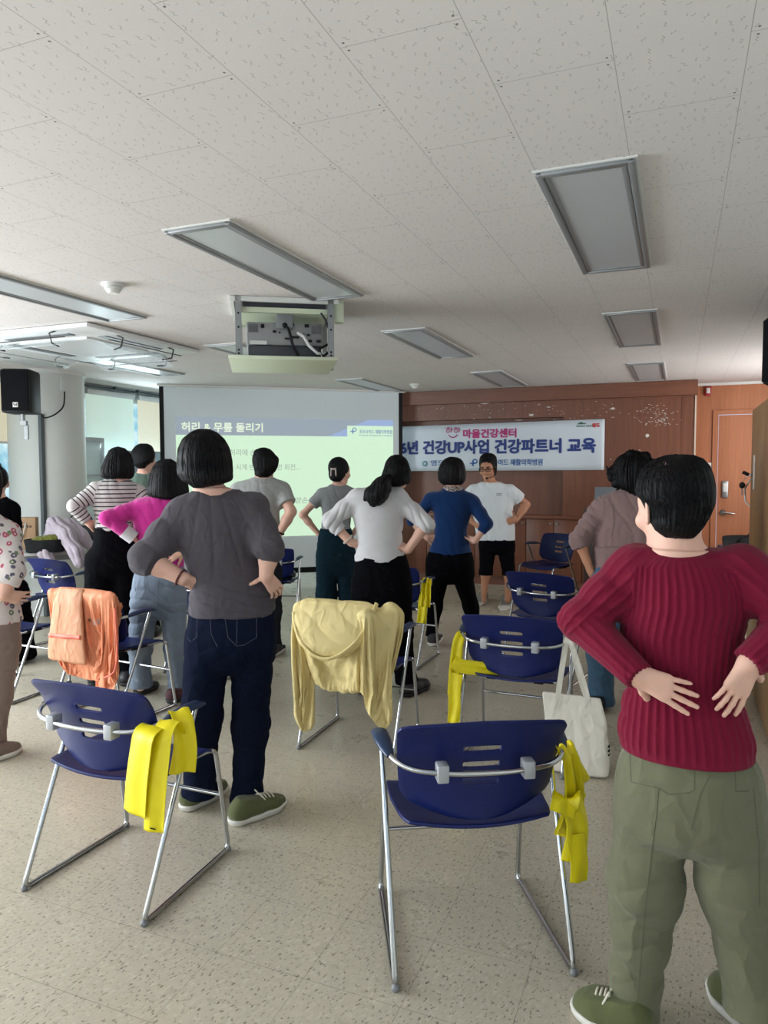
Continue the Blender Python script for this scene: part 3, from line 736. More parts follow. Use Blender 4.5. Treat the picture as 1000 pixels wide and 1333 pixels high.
al = empty('fire_alarm', (.30, YF, 2.38), 0, 'red fire alarm strobe on the wood wall above the door', 'fire alarm')
MB().b2((-.035, -.04, -.055), (.035, 0, .055), .006).build('body', plain('alarm_red', srgb(158, 36, 40), .4), al); MB().b2((-.02, -.055, -.03), (.02, -.035, .035), .006).build('strobe_lens', M_WHITE, al)
p = ony(908, 614, YW); sw = MB().b2((.285, YF - .012, 1.42), (.355, YF, 1.54), .003).build('light_switch', M_WHITE); tag(sw, 'white wall switch plate beside the wooden door', 'switch')

# ------------------------------------------------------------------ tall cabinets by the right wall
def cabinet(y0, y1, label, keys):
    o = empty('tall_cabinet', (.473, y0, 0), 0, label, 'cabinet'); w_ = y1 - y0
    MB().b2((.018, .002, 0), (.48, w_ - .002, 1.885), .002).build('carcass', M_WOODC, o)
    MB().b2((0, .004, .02), (.016, w_ - .004, .93), .002).build('door', M_WOODC, o)
    d2 = MB().b2((0, .004, .936), (.016, w_ - .004, 1.88), .002).build('door', M_WOODC, o)
    yk = w_ - .14 if keys else .1
    MB().cyl((0, yk, 1.425), (-.012, yk, 1.425), .014).build('lock', M_ALU, d2)
    if keys:
        MB().b2((-.004, yk - .13, 1.33), (0, yk - .08, 1.56)).build('paper_label', M_WHITE, d2)
        MB().tube([(-.01, yk + .015, 1.40), (-.045, yk + .02, 1.33), (-.04, yk + .015, 1.24), (-.008, yk - .0, 1.21)], .005, 8).build('pull_handle', M_ALU, d2)
        MB().cyl((.0, .16, .80), (-.01, .16, .80), .016).build('lock', M_ALU, o.children[1])
        MB().box((-.02, .165, .73), (.006, .03, .05), .002).build('key_tag', M_BLACK, o.children[1])
    return o, yk
c1, yk = cabinet(4.96, 5.715, 'tall tan wood-grain cabinet with keys in its lock, left of the frame edge', True)
cabinet(4.2, 4.955, 'tall tan wood-grain cabinet cut off by the right edge of the picture', False)
ks = empty('key_bunch', (.46, 4.96 + yk, 1.425), 0, 'bunch of black-headed keys hanging from the tall cabinet lock', 'keys')
MB().box((-.012, 0, 0), (.03, .003, .012)).tube([(-.028, .012 * cos(a), -.012 + .012 * sin(a)) for a in [k * pi / 8 for k in range(17)]], .002, 6).build('key_ring', M_CHROME, ks)
MB().box((-.03, 0, .012), (.045, .008, .024), .004, Matrix.Rotation(.5, 3, 'Y')).ball((-.05, 0, -.07), .02, (1, .4, 1.1)).build('key_head', M_BLACK, ks)
MB().box((-.05, 0, -.11), (.008, .003, .06)).tube([(-.03, 0, -.02), (-.05, 0, -.05)], .002, 6).build('key_blade', M_ALU, ks)

# ------------------------------------------------------------------ lectern with laptop
pd = empty('lectern', (-.60, 7.8, 0), radians(0), 'dark brown wooden lectern with an open laptop, behind the person in mauve', 'lectern')
M_DKW = wood('dark_brown_wood', srgb(46, 28, 22), srgb(68, 42, 32), .4)
MB().b2((-.29, -.17, .06), (.29, .25, 1.06), .02).build('body', M_DKW, pd); MB().b2((-.30, -.2, 1.02), (.30, .28, 1.06), .01).build('top', M_DKW, pd)
MB().b2((-.27, -.15, 0), (.27, .22, .06)).build('plinth', M_BLACK, pd)
lp = empty('laptop', (-.63, 7.78, 1.062), 0, 'silver laptop with its lid open on the dark lectern', 'laptop')
M_SIL = plain('laptop_silver', srgb(132, 140, 148), .35, .4, .02)
MB().b2((-.17, -.02, 0), (.17, .2, .016), .004).build('keyboard_base', M_SIL, lp)
MB().box((0, -.055, .115), (.34, .008, .22), .003, Matrix.Rotation(radians(-16), 3, 'X')).build('lid', M_SIL, lp)

# ------------------------------------------------------------------ window side: blinds, board, partition
def blind(y0, y1, z0, label, c, x=XL + .03, name='roller_blind'):
    m_, nt, b = newmat('glowing_blind_' + label[:6]); t = NT(nt); sp = t.n('ShaderNodeSeparateXYZ'); t.link(t.obj(), sp.inputs[0])
    f_ = t.math('MULTIPLY', t.math('ADD', t.math('SINE', t.math('MULTIPLY', sp.outputs[1], 260.0)), 1.0), .5)
    cc = t.mix(f_, mixc(c, .93), c); t.link(cc, b.inputs['Base Color']); t.link(cc, b.inputs['Emission Color']); b.inputs['Emission Strength'].default_value = .55; b.inputs['Roughness'].default_value = .9  # emission stands in for daylight coming through the fabric
    o = empty(name, (x, y0, 0), 0, label, 'blind'); w_ = y1 - y0
    MB().b2((0, 0, z0), (.003, w_, 2.36)).build('fabric', m_, o); MB().cyl((.0, 0, z0), (.0, w_, z0), .012, n=12).build('bottom_rail', M_WHITE, o)
    MB().b2((-.02, 0, 2.35), (.04, w_, 2.41), .005).build('headrail', M_WHITE, o)
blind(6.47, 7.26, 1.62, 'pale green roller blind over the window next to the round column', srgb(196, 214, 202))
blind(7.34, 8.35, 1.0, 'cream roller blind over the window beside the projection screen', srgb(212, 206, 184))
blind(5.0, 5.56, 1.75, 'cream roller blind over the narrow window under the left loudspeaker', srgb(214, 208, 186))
rl = MB().tube([(-6.34, 6.43, 2.44), (-6.34, 8.7, 2.44)], .012, 8).tube([(-6.30, 6.43, 2.425), (-6.30, 8.7, 2.425)], .008, 8)
for y in (6.9, 7.3, 7.9): rl.box((-6.33, y, 2.45), (.05, .02, .04))
tag(rl.build('curtain_rail', plain('rail_grey', srgb(110, 120, 124), .4, .5)), 'thin grey double curtain rail above the window blinds', 'curtain rail')
wb = empty('whiteboard', (-6.22, 6.1, .3), 0, 'standing glass board in a pale aluminium frame right of the column', 'glass board')
f = MB(); f.b2((-.02, 0, 0), (.02, .47, .05)).b2((-.02, 0, 1.49), (.02, .47, 1.54)).b2((-.02, 0, .05), (.02, .05, 1.49)).b2((-.02, .42, .05), (.02, .47, 1.49)).b2((-.02, .05, 1.1), (.02, .42, 1.12)); f.b2((-.2, .0, -.3), (.2, .04, 0)).b2((-.2, .43, -.3), (.2, .47, 0)); f.build('frame', plain('pale_frame', srgb(184, 192, 194), .4, .3), wb)
MB().b2((-.005, .05, .05), (.005, .42, 1.49)).build('glass_panel', plain('frosted_glass', srgb(208, 226, 226), .25), wb)
pt = empty('partition', (-6.15, 6.62, 0), 0, 'grey fabric partition panel under the blinds behind the person in green', 'partition')
MB().b2((-.02, 0, .06), (.02, 1.3, 1.68), .004).build('panel', plain('grey_fabric_panel', srgb(128, 136, 142), .9), pt); MB().b2((-.025, -.02, 0), (.025, .0, 1.70)).b2((-.025, 1.3, 0), (.025, 1.32, 1.70)).b2((-.025, 0, 1.68), (.025, 1.3, 1.70)).build('frame', M_ALU, pt)
# ------------------------------------------------------------------ stacking chairs: sled base, blue shells
M_SHELL = plain('navy_blue_plastic_shell', srgb(17, 29, 86), .42, var=.05, nscale=8, spec=.32)
M_PAD = plain('dark_blue_arm_pad', srgb(20, 44, 78), .4)
M_CLAMP = plain('grey_clamp', srgb(172, 174, 178), .35, .2)
def shell_back():
    hw_ = lambda v: (.226 + .026 * v)
    vs = [0, .008, .025, .06, .11, .18, .24]; slots = (.36, .53, .70)
    for c_ in slots: vs += [c_ - .034, c_ - .017, c_, c_ + .017, c_ + .034]
    vs = sorted(set(vs + [.28, .445, .615, .78, .86, .92, .955, .98, 1]))
    us = sorted(set([round(k / 14 - 1, 4) for k in range(29)] + [-.23, .23, -.207, .207]))
    bm = bmesh.new(); G = {}
    def pos(u, v):
        w_ = hw_(v)
        if v < .26: w_ -= .075 * (1 - sqrt(max(0, 1 - ((.26 - v) / .26) ** 2)))
        if v > .9: w_ -= .03 * (1 - sqrt(max(0, 1 - ((v - .9) / .1) ** 2)))
        x = u * w_; z = .468 + .278 * v + .012 * (1 - u * u) * (v - .2) - .022 * (1 - v) ** 2 * (1 - u * u)
        wrap = .062 * abs(u) ** 2.2 * (1 - .55 * v)
        y = -.165 - .062 * v ** 1.25 + .018 * sin(pi * v) + wrap - .012 * max(0, v - .8) / .2 * abs(u)
        return Vector((x, y, z))
    for i, u in enumerate(us):
        for j, v in enumerate(vs):
            vv = v
            for c_ in slots:
                if abs(abs(u) - .23) < 1e-4 and abs(v - c_) > .03 and abs(v - c_) < .036: vv = c_ + (v - c_) * .5
                if abs(abs(u) - .207) < 1e-4 and abs(v - c_) > .03 and abs(v - c_) < .036: vv = c_ + (v - c_) * .86
            G[i, j] = bm.verts.new(pos(u, vv))
    for i in range(len(us) - 1):
        for j in range(len(vs) - 1):
            um = (us[i] + us[i + 1]) / 2; vm = (vs[j] + vs[j + 1]) / 2
            if abs(um) < .23 and any(abs(vm - c_) < .034 for c_ in slots): continue
            bm.faces.new((G[i, j], G[i + 1, j], G[i + 1, j + 1], G[i, j + 1]))
    for v in [v for v in bm.verts if not v.link_faces]: bm.verts.remove(v)
    return bm
def bake(o):
    """apply the modifiers of an object so that copies share a finished mesh"""
    dg = bpy.context.evaluated_depsgraph_get(); me = bpy.data.meshes.new_from_object(o.evaluated_get(dg)); o.modifiers.clear(); n = o.data.name
    o.data = me; me.name = n; return o
def make_chair(mat=M_SHELL):
    r = empty('stacking_chair', (0, 0, 0))
    m_ = MB(); m_.bm.free(); m_.bm = shell_back()
    o = m_.build('backrest', mat, r, True, 60); md = o.modifiers.new('t', 'SOLIDIFY'); md.thickness = .009; md.offset = 0
    md = o.modifiers.new('b', 'BEVEL'); md.width = .003; md.segments = 2; md.limit_method = 'ANGLE'; bake(o); o.data.shade_smooth()
    def seat(u, v):
        a, b = 2 * u - 1, 2 * v - 1
        ex = (1 - .5 * abs(b) ** 6); ey = 1 - .12 * a * a if b < 0 else 1 - .10 * abs(a) ** 3
        x = a * (.243 - .02 * max(0, -b) - .014 * abs(b) ** 8); y = .012 + b * .20 * ey
        z = .438 - .016 * (1 - a * a) * (1 - .6 * b * b) - .03 * max(0, b - .62) ** 1.3 / .28 + .012 * max(0, -b - .5) + .006 * a * a
        return Vector((x, y, z))
    o = MB().grid(seat, 24, 24).build('seat', mat, r, True, 60); md = o.modifiers.new('t', 'SOLIDIFY'); md.thickness = .011; md.offset = -1; md = o.modifiers.new('b', 'BEVEL'); md.width = .003; md.segments = 2; md.limit_method = 'ANGLE'; bake(o); o.data.shade_smooth()
    R0 = .0088
    for s_ in (-1, 1):
        path = [(s_ * .27, .03, .632), (s_ * .262, -.25, R0), (s_ * .247, .25, R0), (s_ * .238, .185, .425), (s_ * .205, .09, .418), (s_ * .2, -.10, .42)]
        MB().tube([Vector(q) for q in path], R0, 12, fillet=.035).build('sled_leg', M_CHROME, r, True, 60)
        sl_ = r.children[-1]
        for q_ in ((s_ * .262, -.245, R0), (s_ * .2475, .245, R0)): MB().ball(q_, .0125, u=12, v=8).build('glide', M_GREY, sl_)
        pad = MB()
        pts = [(s_ * .262, -.135, .633), (s_ * .268, -.10, .641), (s_ * .274, -.04, .648), (s_ * .276, .03, .646), (s_ * .274, .065, .638)]
        pad.tube([Vector(q) for q in pts], [.012, .021, .026, .026, .014], 14, flat=.52).build('armrest', M_PAD, r, True, 70)
        MB().box((s_ * .125, -.222, .615), (.034, .044, .052), .005).build('clamp', M_CLAMP, r)
    tb = [(-.268, .0, .636), (-.264, -.145, .632), (-.21, -.213, .62), (-.10, -.237, .614), (0, -.242, .613), (.10, -.237, .614), (.21, -.213, .62), (.264, -.145, .632), (.268, .0, .636)]
    MB().tube([Vector(q) for q in tb], R0 * .95, 12, fillet=.06).build('back_tube', M_CHROME, r, True, 60)
    MB().tube([Vector((-.242, .215, .235)), Vector((.242, .215, .235))], R0 * .9, 10).build('crossbar', M_CHROME, r)
    bk = MB()
    for s_ in (-1, 1): bk.box((s_ * .12, -.09, .412), (.05, .03, .022), .004); bk.box((s_ * .2, .0, .416), (.03, .12, .012), .003)
    bk.tube([Vector((-.2, -.09, .414)), Vector((.2, -.09, .414))], .008, 8).build('seat_bracket', M_BLACK, r)
    return r
R = radians
CH_ = [  # x, y, heading, label
    (-1.83, 2.03, 0, 'blue chair at front left with a folded yellow band hung over its right arm'),
    (-.60, 2.16, 29, 'blue chair at front centre, turned, with crumpled yellow band at its right side'),
    (-1.575, 3.53, 3, 'blue chair almost hidden under the pale yellow hooded jacket'),
    (-3.15, 3.38, -5, 'blue chair carrying the orange jacket on its back'),
    (-4.11, 3.47, 0, 'blue chair behind the floral blouse at the left edge'),
    (-2.0, 5.17, -2, 'blue chair beyond the white-topped person with a yellow band on its right arm'),
    (-3.55, 5.87, 20, 'blue chair with a black bag on the seat in front of the grey shirted man'),
    (-.745, 3.66, 0, 'blue chair with the canvas tote hung on its right arm'),
    (-.84, 5.185, -13, 'blue chair in the third row directly behind the tote chair, nothing hung on it'),
    (-4.69, 4.53, -7, 'blue chair in front of the window table, left of the striped top'),
    (-1.30, 7.92, 147, 'blue chair facing the camera beside the lectern'),
    (-3.17, 4.42, 3, 'blue chair hidden between the pink top and the charcoal top with yellow band on seat'),
]
proto = make_chair(); chairs = []
for i, (x, y, h, lab) in enumerate(CH_):
    c = proto if i == 0 else dup(proto, (0, 0, 0), 0)
    c.location = (x, y, 0); c.rotation_euler = (0, 0, R(h)); tag(c, lab, 'chair', 'blue stacking chairs'); chairs.append(c)
M_DSH = plain('black_plastic_shell', srgb(10, 11, 14), .55, spec=.15)
bc_ = make_chair(M_DSH); bc_.location = (.70, 8.4, 0); bc_.rotation_euler = (0, 0, R(180)); tag(bc_, 'black stacking chair with a backpack on it, beside the wooden door', 'chair')
def place(c, p):  # chair-local point to world
    h = c.rotation_euler[2]; x, y, z = p; return Vector((c.location[0] + x * cos(h) - y * sin(h), c.location[1] + x * sin(h) + y * cos(h), z))

# ------------------------------------------------------------------ yellow exercise bands
m_band, nt_, bb = newmat('yellow_latex'); t = NT(nt_); o_ = t.obj()
t.link(t.mix(t.noise(o_, 20, 2), srgb(232, 212, 6), srgb(244, 228, 16)), bb.inputs['Base Color']); bb.inputs['Roughness'].default_value = .5
bb.inputs['Transmission Weight'].default_value = 0.0; bb.inputs['Subsurface Weight'].default_value = 0.15; bb.inputs['Subsurface Radius'].default_value = (.01, .01, .002)
t.link(t.bump(t.noise(t.mapping(o_, (1, 1, .3)), 60, 2), .25, .004), bb.inputs['Normal'])
def strip(mb, path, w, axis, crease=.006, cf=3.0, seed=0, twist=0.0, taper=None):
    """a hanging strip of sheet: path of points, width w along axis, with lengthwise creases"""
    P = fillet_path([Vector(p) for p in path], .05, 4); n = len(P) - 1
    L = [0]
    for i in range(n): L.append(L[-1] + (P[i + 1] - P[i]).length)
    ax = Vector(axis).normalized(); rr = random.Random(seed); ph = rr.random() * 6
    def fn(u, v):
        s_ = u * L[-1]; i = 0
        while i < n - 1 and L[i + 1] < s_: i += 1
        t_ = 0 if L[i + 1] == L[i] else (s_ - L[i]) / (L[i + 1] - L[i]); p = P[i].lerp(P[i + 1], t_); d = (P[min(n, i + 1)] - P[i]).normalized()
        a = ax - d * ax.dot(d); a = a.normalized(); nr = d.cross(a)
        if twist: a = (a * cos(twist * u) + nr * sin(twist * u)); nr = d.cross(a)
        ww = w * (1 if taper is None else taper[0] + (taper[1] - taper[0]) * u)
        amp = crease * (.35 + .65 * u)
        return p + a * (v - .5) * ww + nr * amp * sin(v * cf * 6.283 + ph + 1.2 * sin(u * 4 + ph))
    return mb.grid(fn, 40, 24)
def band(label, c, strips, group='yellow exercise bands hung on the chairs'):
    o = empty('exercise_band', tuple(c.location), c.rotation_euler[2], label, 'exercise band', group)
    for i, (path, w, ax, kw) in enumerate(strips):
        mb = strip(MB(), path, w, ax, seed=i + len(label), **kw); mb.build('band_layer', m_band, o, True, 80, solid=.0016)
    return o
c = chairs[0]
b0_ = band('smooth yellow exercise band folded over the right arm of the front left chair', c, [
    ([(.265, -.150, .56), (.265, -.175, .645), (.262, -.235, .632), (.252, -.252, .50), (.245, -.262, .375)], .112, (1, -.25, 0), dict(crease=.004, cf=1.0, taper=(.9, 1.0))),
    ([(.305, -.12, .60), (.31, -.15, .664), (.315, -.205, .635), (.322, -.240, .50), (.318, -.26, .33)], .072, (1, .1, 0), dict(crease=.005, cf=1.0)),
    ([(.275, -.07, .63), (.285, -.085, .672), (.325, -.11, .645), (.338, -.12, .54), (.332, -.13, .47)], .09, (.55, 1, 0), dict(crease=.008, cf=1.2, taper=(.7, 1.0)))])
mk_ = MB().box((.318, -.2645, .343), (.03, .001, .004)).build('printed_mark', M_BLACK, b0_)
band('crumpled yellow exercise band hanging from the front centre chair', chairs[1], [
    ([(.262, -.10, .60), (.262, -.13, .648), (.268, -.17, .62), (.285, -.15, .54), (.30, -.12, .44), (.27, -.14, .36)], .12, (.8, .6, 0), dict(crease=.014, cf=2.0, taper=(.5, 1.0))),
    ([(.275, -.10, .640), (.30, -.12, .60), (.335, -.08, .53), (.36, -.06, .47)], .10, (.6, .8, 0), dict(crease=.012, cf=1.6, taper=(.6, 1.1))),
    ([(.24, -.19, .455), (.26, -.17, .50), (.29, -.14, .47), (.305, -.16, .40), (.285, -.17, .30)], .085, (1, .3, 0), dict(crease=.008, cf=1.5)),
    ([(.29, -.17, .38), (.30, -.19, .30), (.295, -.19, .245)], .06, (1, .2, 0), dict(crease=.004, cf=1.0))])
band('knotted yellow exercise band at the left arm of the tote chair', chairs[7], [
    ([(-.262, -.08, .60), (-.262, -.12, .648), (-.275, -.17, .60), (-.285, -.18, .48), (-.29, -.185, .32)], .07, (1, .2, 0), dict(crease=.008, cf=1.5, taper=(.7, 1.0))),
    ([(-.29, -.20, .50), (-.25, -.19, .475), (-.16, -.15, .463), (-.07, -.11, .452)], .07, (.35, .5, .55), dict(crease=.006, cf=1.3, twist=.5)),
    ([(-.27, -.20, .44), (-.28, -.215, .36), (-.275, -.225, .26), (-.28, -.23, .19)], .062, (1, .1, 0), dict(crease=.006, cf=1.2))])
band('yellow exercise band draped on the far chair beside the person in blue', chairs[5], [
    ([(.272, -.05, .60), (.275, -.08, .665), (.285, -.12, .63), (.285, -.13, .52), (.28, -.14, .45)], .10, (.9, .3, 0), dict(crease=.016, cf=2.2, taper=(.6, .8))),
    ([(.265, -.10, .56), (.268, -.14, .50), (.265, -.15, .40), (.262, -.16, .33)], .07, (1, 0, 0), dict(crease=.008, cf=1.5))])
band('small yellow band lying on the seat behind the charcoal top', chairs[11], [
    ([(-.02, -.05, .462), (.06, .0, .47), (.14, .03, .462)], .09, (0, 1, .2), dict(crease=.012, cf=2.0))])

# ------------------------------------------------------------------ canvas tote on the chair arm
tc = chairs[7]
tt = empty('tote_bag', tuple(place(tc, (.30, -.16, 0))), tc.rotation_euler[2], 'natural canvas tote bag hanging from a blue chair arm', 'tote bag')
M_CANVAS = cloth('natural_canvas', srgb(232, 226, 214), .95, 700, .35, .05)
s_ = Sdf((-.22, -.12, -.02), (.24, .14, .45), .005)
s_.loft([(.004, .025, .0, .128, .022), (.02, .025, 0, .142, .036), (.12, .022, 0, .146, .040), (.25, .01, 0, .146, .026), (.33, -.004, 0, .142, .014), (.385, -.012, 0, .138, .010)], p=3.2)
def td(P, N): return .006 * folds(P, (1, 0, .25), 42, 3) * np.clip((.40 - P[:, 2]) * 6, 0, 1) * np.clip(P[:, 2] * 8, .2, 1) + .002 * wob(P, 30, 2)
sculpt(s_, 'bag_body', M_CANVAS, tt, td, 2)
for q, pts in enumerate(([(-.075, -.011, .30), (-.072, -.012, .385), (-.052, -.012, .54), (-.038, -.005, .645), (-.03, .02, .668), (-.02, .05, .64), (.0, .03, .54), (.055, .012, .385)], [(.07, -.011, .30), (.066, -.012, .385), (.02, -.012, .54), (-.02, -.006, .645), (-.028, .03, .672)])):
    strip(MB(), pts, .026, (1, .25, .1), crease=.001, cf=1.0).build('strap', M_CANVAS, tt, True, 80, solid=.003)
MB().b2((.164, -.028, .12), (.171, -.004, .126)).b2((.164, -.028, .14), (.171, -.004, .146)).b2((.164, -.028, .16), (.171, -.004, .166)).build('side_stripes', M_BLACK, tt)

# ------------------------------------------------------------------ jackets over chair backs
def jacket(name, label, c, mat, s_, disp, extra=None):
    o = empty(name, tuple(c.location), c.rotation_euler[2], label, 'jacket'); sculpt(s_, 'shell', mat, o, disp, 2)
    return o
M_YJ = cloth('pale_yellow_nylon', srgb(228, 208, 148), .62, 1200, .3, .03, .0)
def drape(V, Q, colliders, pin, frames=26, bend=.4, mass=.25, thick=.006):
    """let a sculpted garment hang: a short cloth run with its top held"""
    me = qmesh(V, Q); o = bpy.data.objects.new('garment', me); COL.objects.link(o)
    vg = o.vertex_groups.new(name='pin'); w = pin(V)
    for i in np.nonzero(w > 0)[0]: vg.add([int(i)], float(w[i]), 'REPLACE')
    cols = []
    for cme, mw in colliders:
        c = bpy.data.objects.new('col', cme.copy()); COL.objects.link(c); c.matrix_world = mw; c.modifiers.new('c', 'COLLISION'); c.collision.thickness_outer = thick; c.collision.thickness_inner = .02; cols.append(c)
    m = o.modifiers.new('cloth', 'CLOTH'); s = m.settings; s.quality = 6; s.mass = mass; s.tension_stiffness = 12; s.compression_stiffness = 8; s.shear_stiffness = 3; s.bending_stiffness = bend; s.vertex_group_mass = 'pin'; s.air_damping = 2
    m.collision_settings.use_collision = bool(cols); m.collision_settings.distance_min = thick; m.point_cache.frame_start = 1; m.point_cache.frame_end = frames
    for f in range(1, frames + 1):
        scene.frame_set(f); dg = bpy.context.evaluated_depsgraph_get(); ev = o.evaluated_get(dg); ev.data.vertices
    r = np.empty(len(V) * 3, np.float32); o.evaluated_get(bpy.context.evaluated_depsgraph_get()).data.vertices.foreach_get('co', r)
    for c in [o] + cols: bpy.data.objects.remove(c)
    scene.frame_set(1)
    return r.reshape(-1, 3).astype(float)
def squash(V, y0, k): V = V.copy(); V[:, 1] = y0 + (V[:, 1] - y0) * k; return V
def sculpt_flat(s, name, mat, parent, disp, y0, k, rel=2, pin=None, frames=24):
    V, Q = s.arrays(); V = squash(relax(V, Q, rel), y0, k); N = vnormals(V, Q); V = V + N * disp(V, N)[:, None]
    if pin is not None:
        Cme = [(c_.data, Matrix.Identity(4)) for c_ in proto.children if c_.name.split('.')[0] in ('backrest', 'seat')]
        V = drape(V, Q, Cme, pin, frames)
    V = relax(V, Q, 1, .3)
    o = link(name, qmesh(V, Q), mat, parent); md = o.modifiers.new('s', 'SUBSURF'); md.levels = 1; md.render_levels = 1; return o
j = Sdf((-.56, -.66, .02), (.54, .16, .86), .009)
j.loft([(.33, .02, -.225, .25, .065), (.355, .02, -.225, .285, .085), (.385, .02, -.225, .27, .075), (.46, .02, -.23, .31, .10), (.60, .01, -.24, .315, .10), (.70, -.005, -.235, .28, .085), (.755, -.02, -.225, .235, .055), (.783, -.03, -.22, .19, .026)], p=2.6)
jl = [((-.24, -.24, .735), .055), ((-.32, -.26, .60), .075), ((-.37, -.27, .44), .080), ((-.40, -.27, .30), .076), ((-.41, -.27, .215), .062), ((-.41, -.27, .19), .045), ((-.408, -.27, .165), .054)]
j.chain([a for a, b in jl], [b for a, b in jl], .02, .008)
jr = [((.14, -.31, .72), .06), ((.20, -.37, .61), .095), ((.26, -.39, .49), .10), ((.32, -.38, .39), .085), ((.36, -.37, .32), .052), ((.375, -.365, .29), .058)]
j.chain([a for a, b in jr], [b for a, b in jr], .02, .004)
jf = [((.235, -.20, .755), .05), ((.34, -.18, .63), .068), ((.41, -.17, .50), .065), ((.44, -.16, .41), .04)]
j.chain([a for a, b in jf], [b for a, b in jf], .02, .008)
def yd(P, N):
    lo_ = np.clip((.74 - P[:, 2]) * 5, .1, 1)
    d = .008 * folds(P, (1, .2, .16), 44, 5, .5) * lo_ + .004 * folds(P, (1, 0, -.45), 62, 9, .6) * lo_ + .004 * wob(P, 16, 4)
    el = np.exp(-((P[:, 2] - .15) / .016) ** 2) * (P[:, 0] < -.3) + np.exp(-((P[:, 2] - .245) / .016) ** 2) * (P[:, 0] > .23) + np.exp(-((P[:, 2] - .36) / .014) ** 2) * (np.abs(P[:, 0]) < .2)
    return d + .005 * el * np.sin(P[:, 0] * 420)
yj = empty('yellow_jacket', tuple(chairs[2].location), chairs[2].rotation_euler[2], 'pale yellow hooded windbreaker draped over a chair back', 'jacket')
sculpt_flat(j, 'shell', M_YJ, yj, yd, -.225, .8, pin=lambda V: np.clip((V[:, 2] - .735) / .03, 0, 1))
hd = Sdf((-.36, -.46, .44), (.26, -.08, .86), .005)
hd.loft([(.525, -.06, -.33, .03, .012), (.535, -.06, -.335, .085, .03), (.57, -.06, -.335, .145, .042), (.63, -.055, -.325, .190, .048), (.70, -.05, -.305, .215, .048), (.755, -.045, -.275, .222, .044), (.79, -.04, -.245, .205, .034), (.803, -.04, -.23, .17, .014)], p=2.1)
hood = sculpt_flat(hd, 'hood', M_YJ, yj, lambda P, N: .007 * folds(P, (.7, 0, 1), 26, 2, .7) + .003 * wob(P, 20, 8), -.225, .8)
MB().tube([Vector(q) for q in ((-.268, -.285, .735), (-.235, -.322, .63), (-.15, -.345, .545), (-.06, -.352, .515), (.04, -.345, .56), (.12, -.325, .64), (.165, -.285, .74), (.175, -.24, .80))], .011, 8, fillet=.06, flat=.6).build('hood_hem', M_YJ, hood)
M_OJ = cloth('peach_orange_nylon', srgb(226, 146, 110), .6, 1200, .3, .04, .0)
M_OJP = cloth('beige_peach_lining_panel', srgb(204, 148, 116), .6, 1200, .3, .04, .0)
M_OJT = plain('coral_trim', srgb(232, 112, 92), .6)
j = Sdf((-.52, -.62, .12), (.56, .18, .86), .009)
j.loft([(.26, -.05, -.225, .22, .06), (.34, -.03, -.23, .26, .09), (.48, .02, -.235, .31, .095), (.62, .02, -.24, .31, .085), (.72, .02, -.232, .285, .065), (.77, .015, -.222, .245, .045), (.787, .015, -.215, .215, .02)], p=2.8)
ol = [((-.235, -.24, .73), .05), ((-.30, -.25, .62), .065), ((-.335, -.26, .50), .07), ((-.31, -.26, .38), .06), ((-.27, -.26, .31), .04)]
j.chain([a for a, b in ol], [b for a, b in ol], .02, .006)
orr = [((.13, -.30, .70), .05), ((.125, -.36, .64), .075), ((.12, -.38, .52), .08), ((.115, -.37, .41), .06), ((.10, -.36, .36), .036)]
j.chain([a for a, b in orr], [b for a, b in orr], .02, .004)
of = [((.20, -.22, .72), .05), ((.30, -.22, .62), .10), ((.32, -.22, .42), .115), ((.30, -.22, .30), .085), ((.27, -.22, .25), .06)]
j.chain([a for a, b in of], [b for a, b in of], .02, .006)
of = [((.30, -.15, .69), .045), ((.37, -.14, .63), .055), ((.39, -.14, .55), .04)]
j.chain([a for a, b in of], [b for a, b in of], .02, .006)
def od(P, N):
    lo_ = np.clip((.77 - P[:, 2]) * 6, .2, 1); mid = np.exp(-((P[:, 0] + .05) / .11) ** 2) * .75
    return (.008 * folds(P, (1, .2, .3), 36, 15, .7) + .005 * folds(P, (.5, 0, 1), 52, 19, .7)) * lo_ * (1 - mid) + .004 * wob(P, 20, 4)
oj = empty('orange_jacket', tuple(chairs[3].location), chairs[3].rotation_euler[2], 'crumpled peach orange windbreaker draped over a chair back', 'jacket')
sculpt_flat(j, 'shell', M_OJ, oj, od, -.225, .8, pin=lambda V: np.clip((V[:, 2] - .735) / .03, 0, 1))
pn_ = Sdf((-.26, -.36, .34), (.12, -.2, .80), .005)
pn_.loft([(.36, -.075, -.270, .15, .012), (.375, -.075, -.276, .155, .018), (.55, -.065, -.282, .135, .018), (.70, -.055, -.278, .115, .016), (.765, -.05, -.258, .10, .014), (.787, -.05, -.243, .09, .012)], p=3.0)
sculpt(pn_, 'back_yoke', M_OJP, oj, lambda P, N: .003 * folds(P, (1, 0, .2), 30, 22) + .002 * wob(P, 18, 3), 2)
MB().grid(lambda u, v: (-.195 + .26 * u, -.303 + .004 * sin(u * 9) + .001 * v, .50 + .022 * v + .012 * u), 20, 2).build('trim_band', M_OJT, oj, solid=.004)
MB().tube([Vector(q) for q in ((.285, -.245, .70), (.297, -.25, .55), (.30, -.25, .42), (.27, -.25, .33), (.20, -.26, .30))], .005, 6, fillet=.05).build('zip_edge', M_OJT, oj)

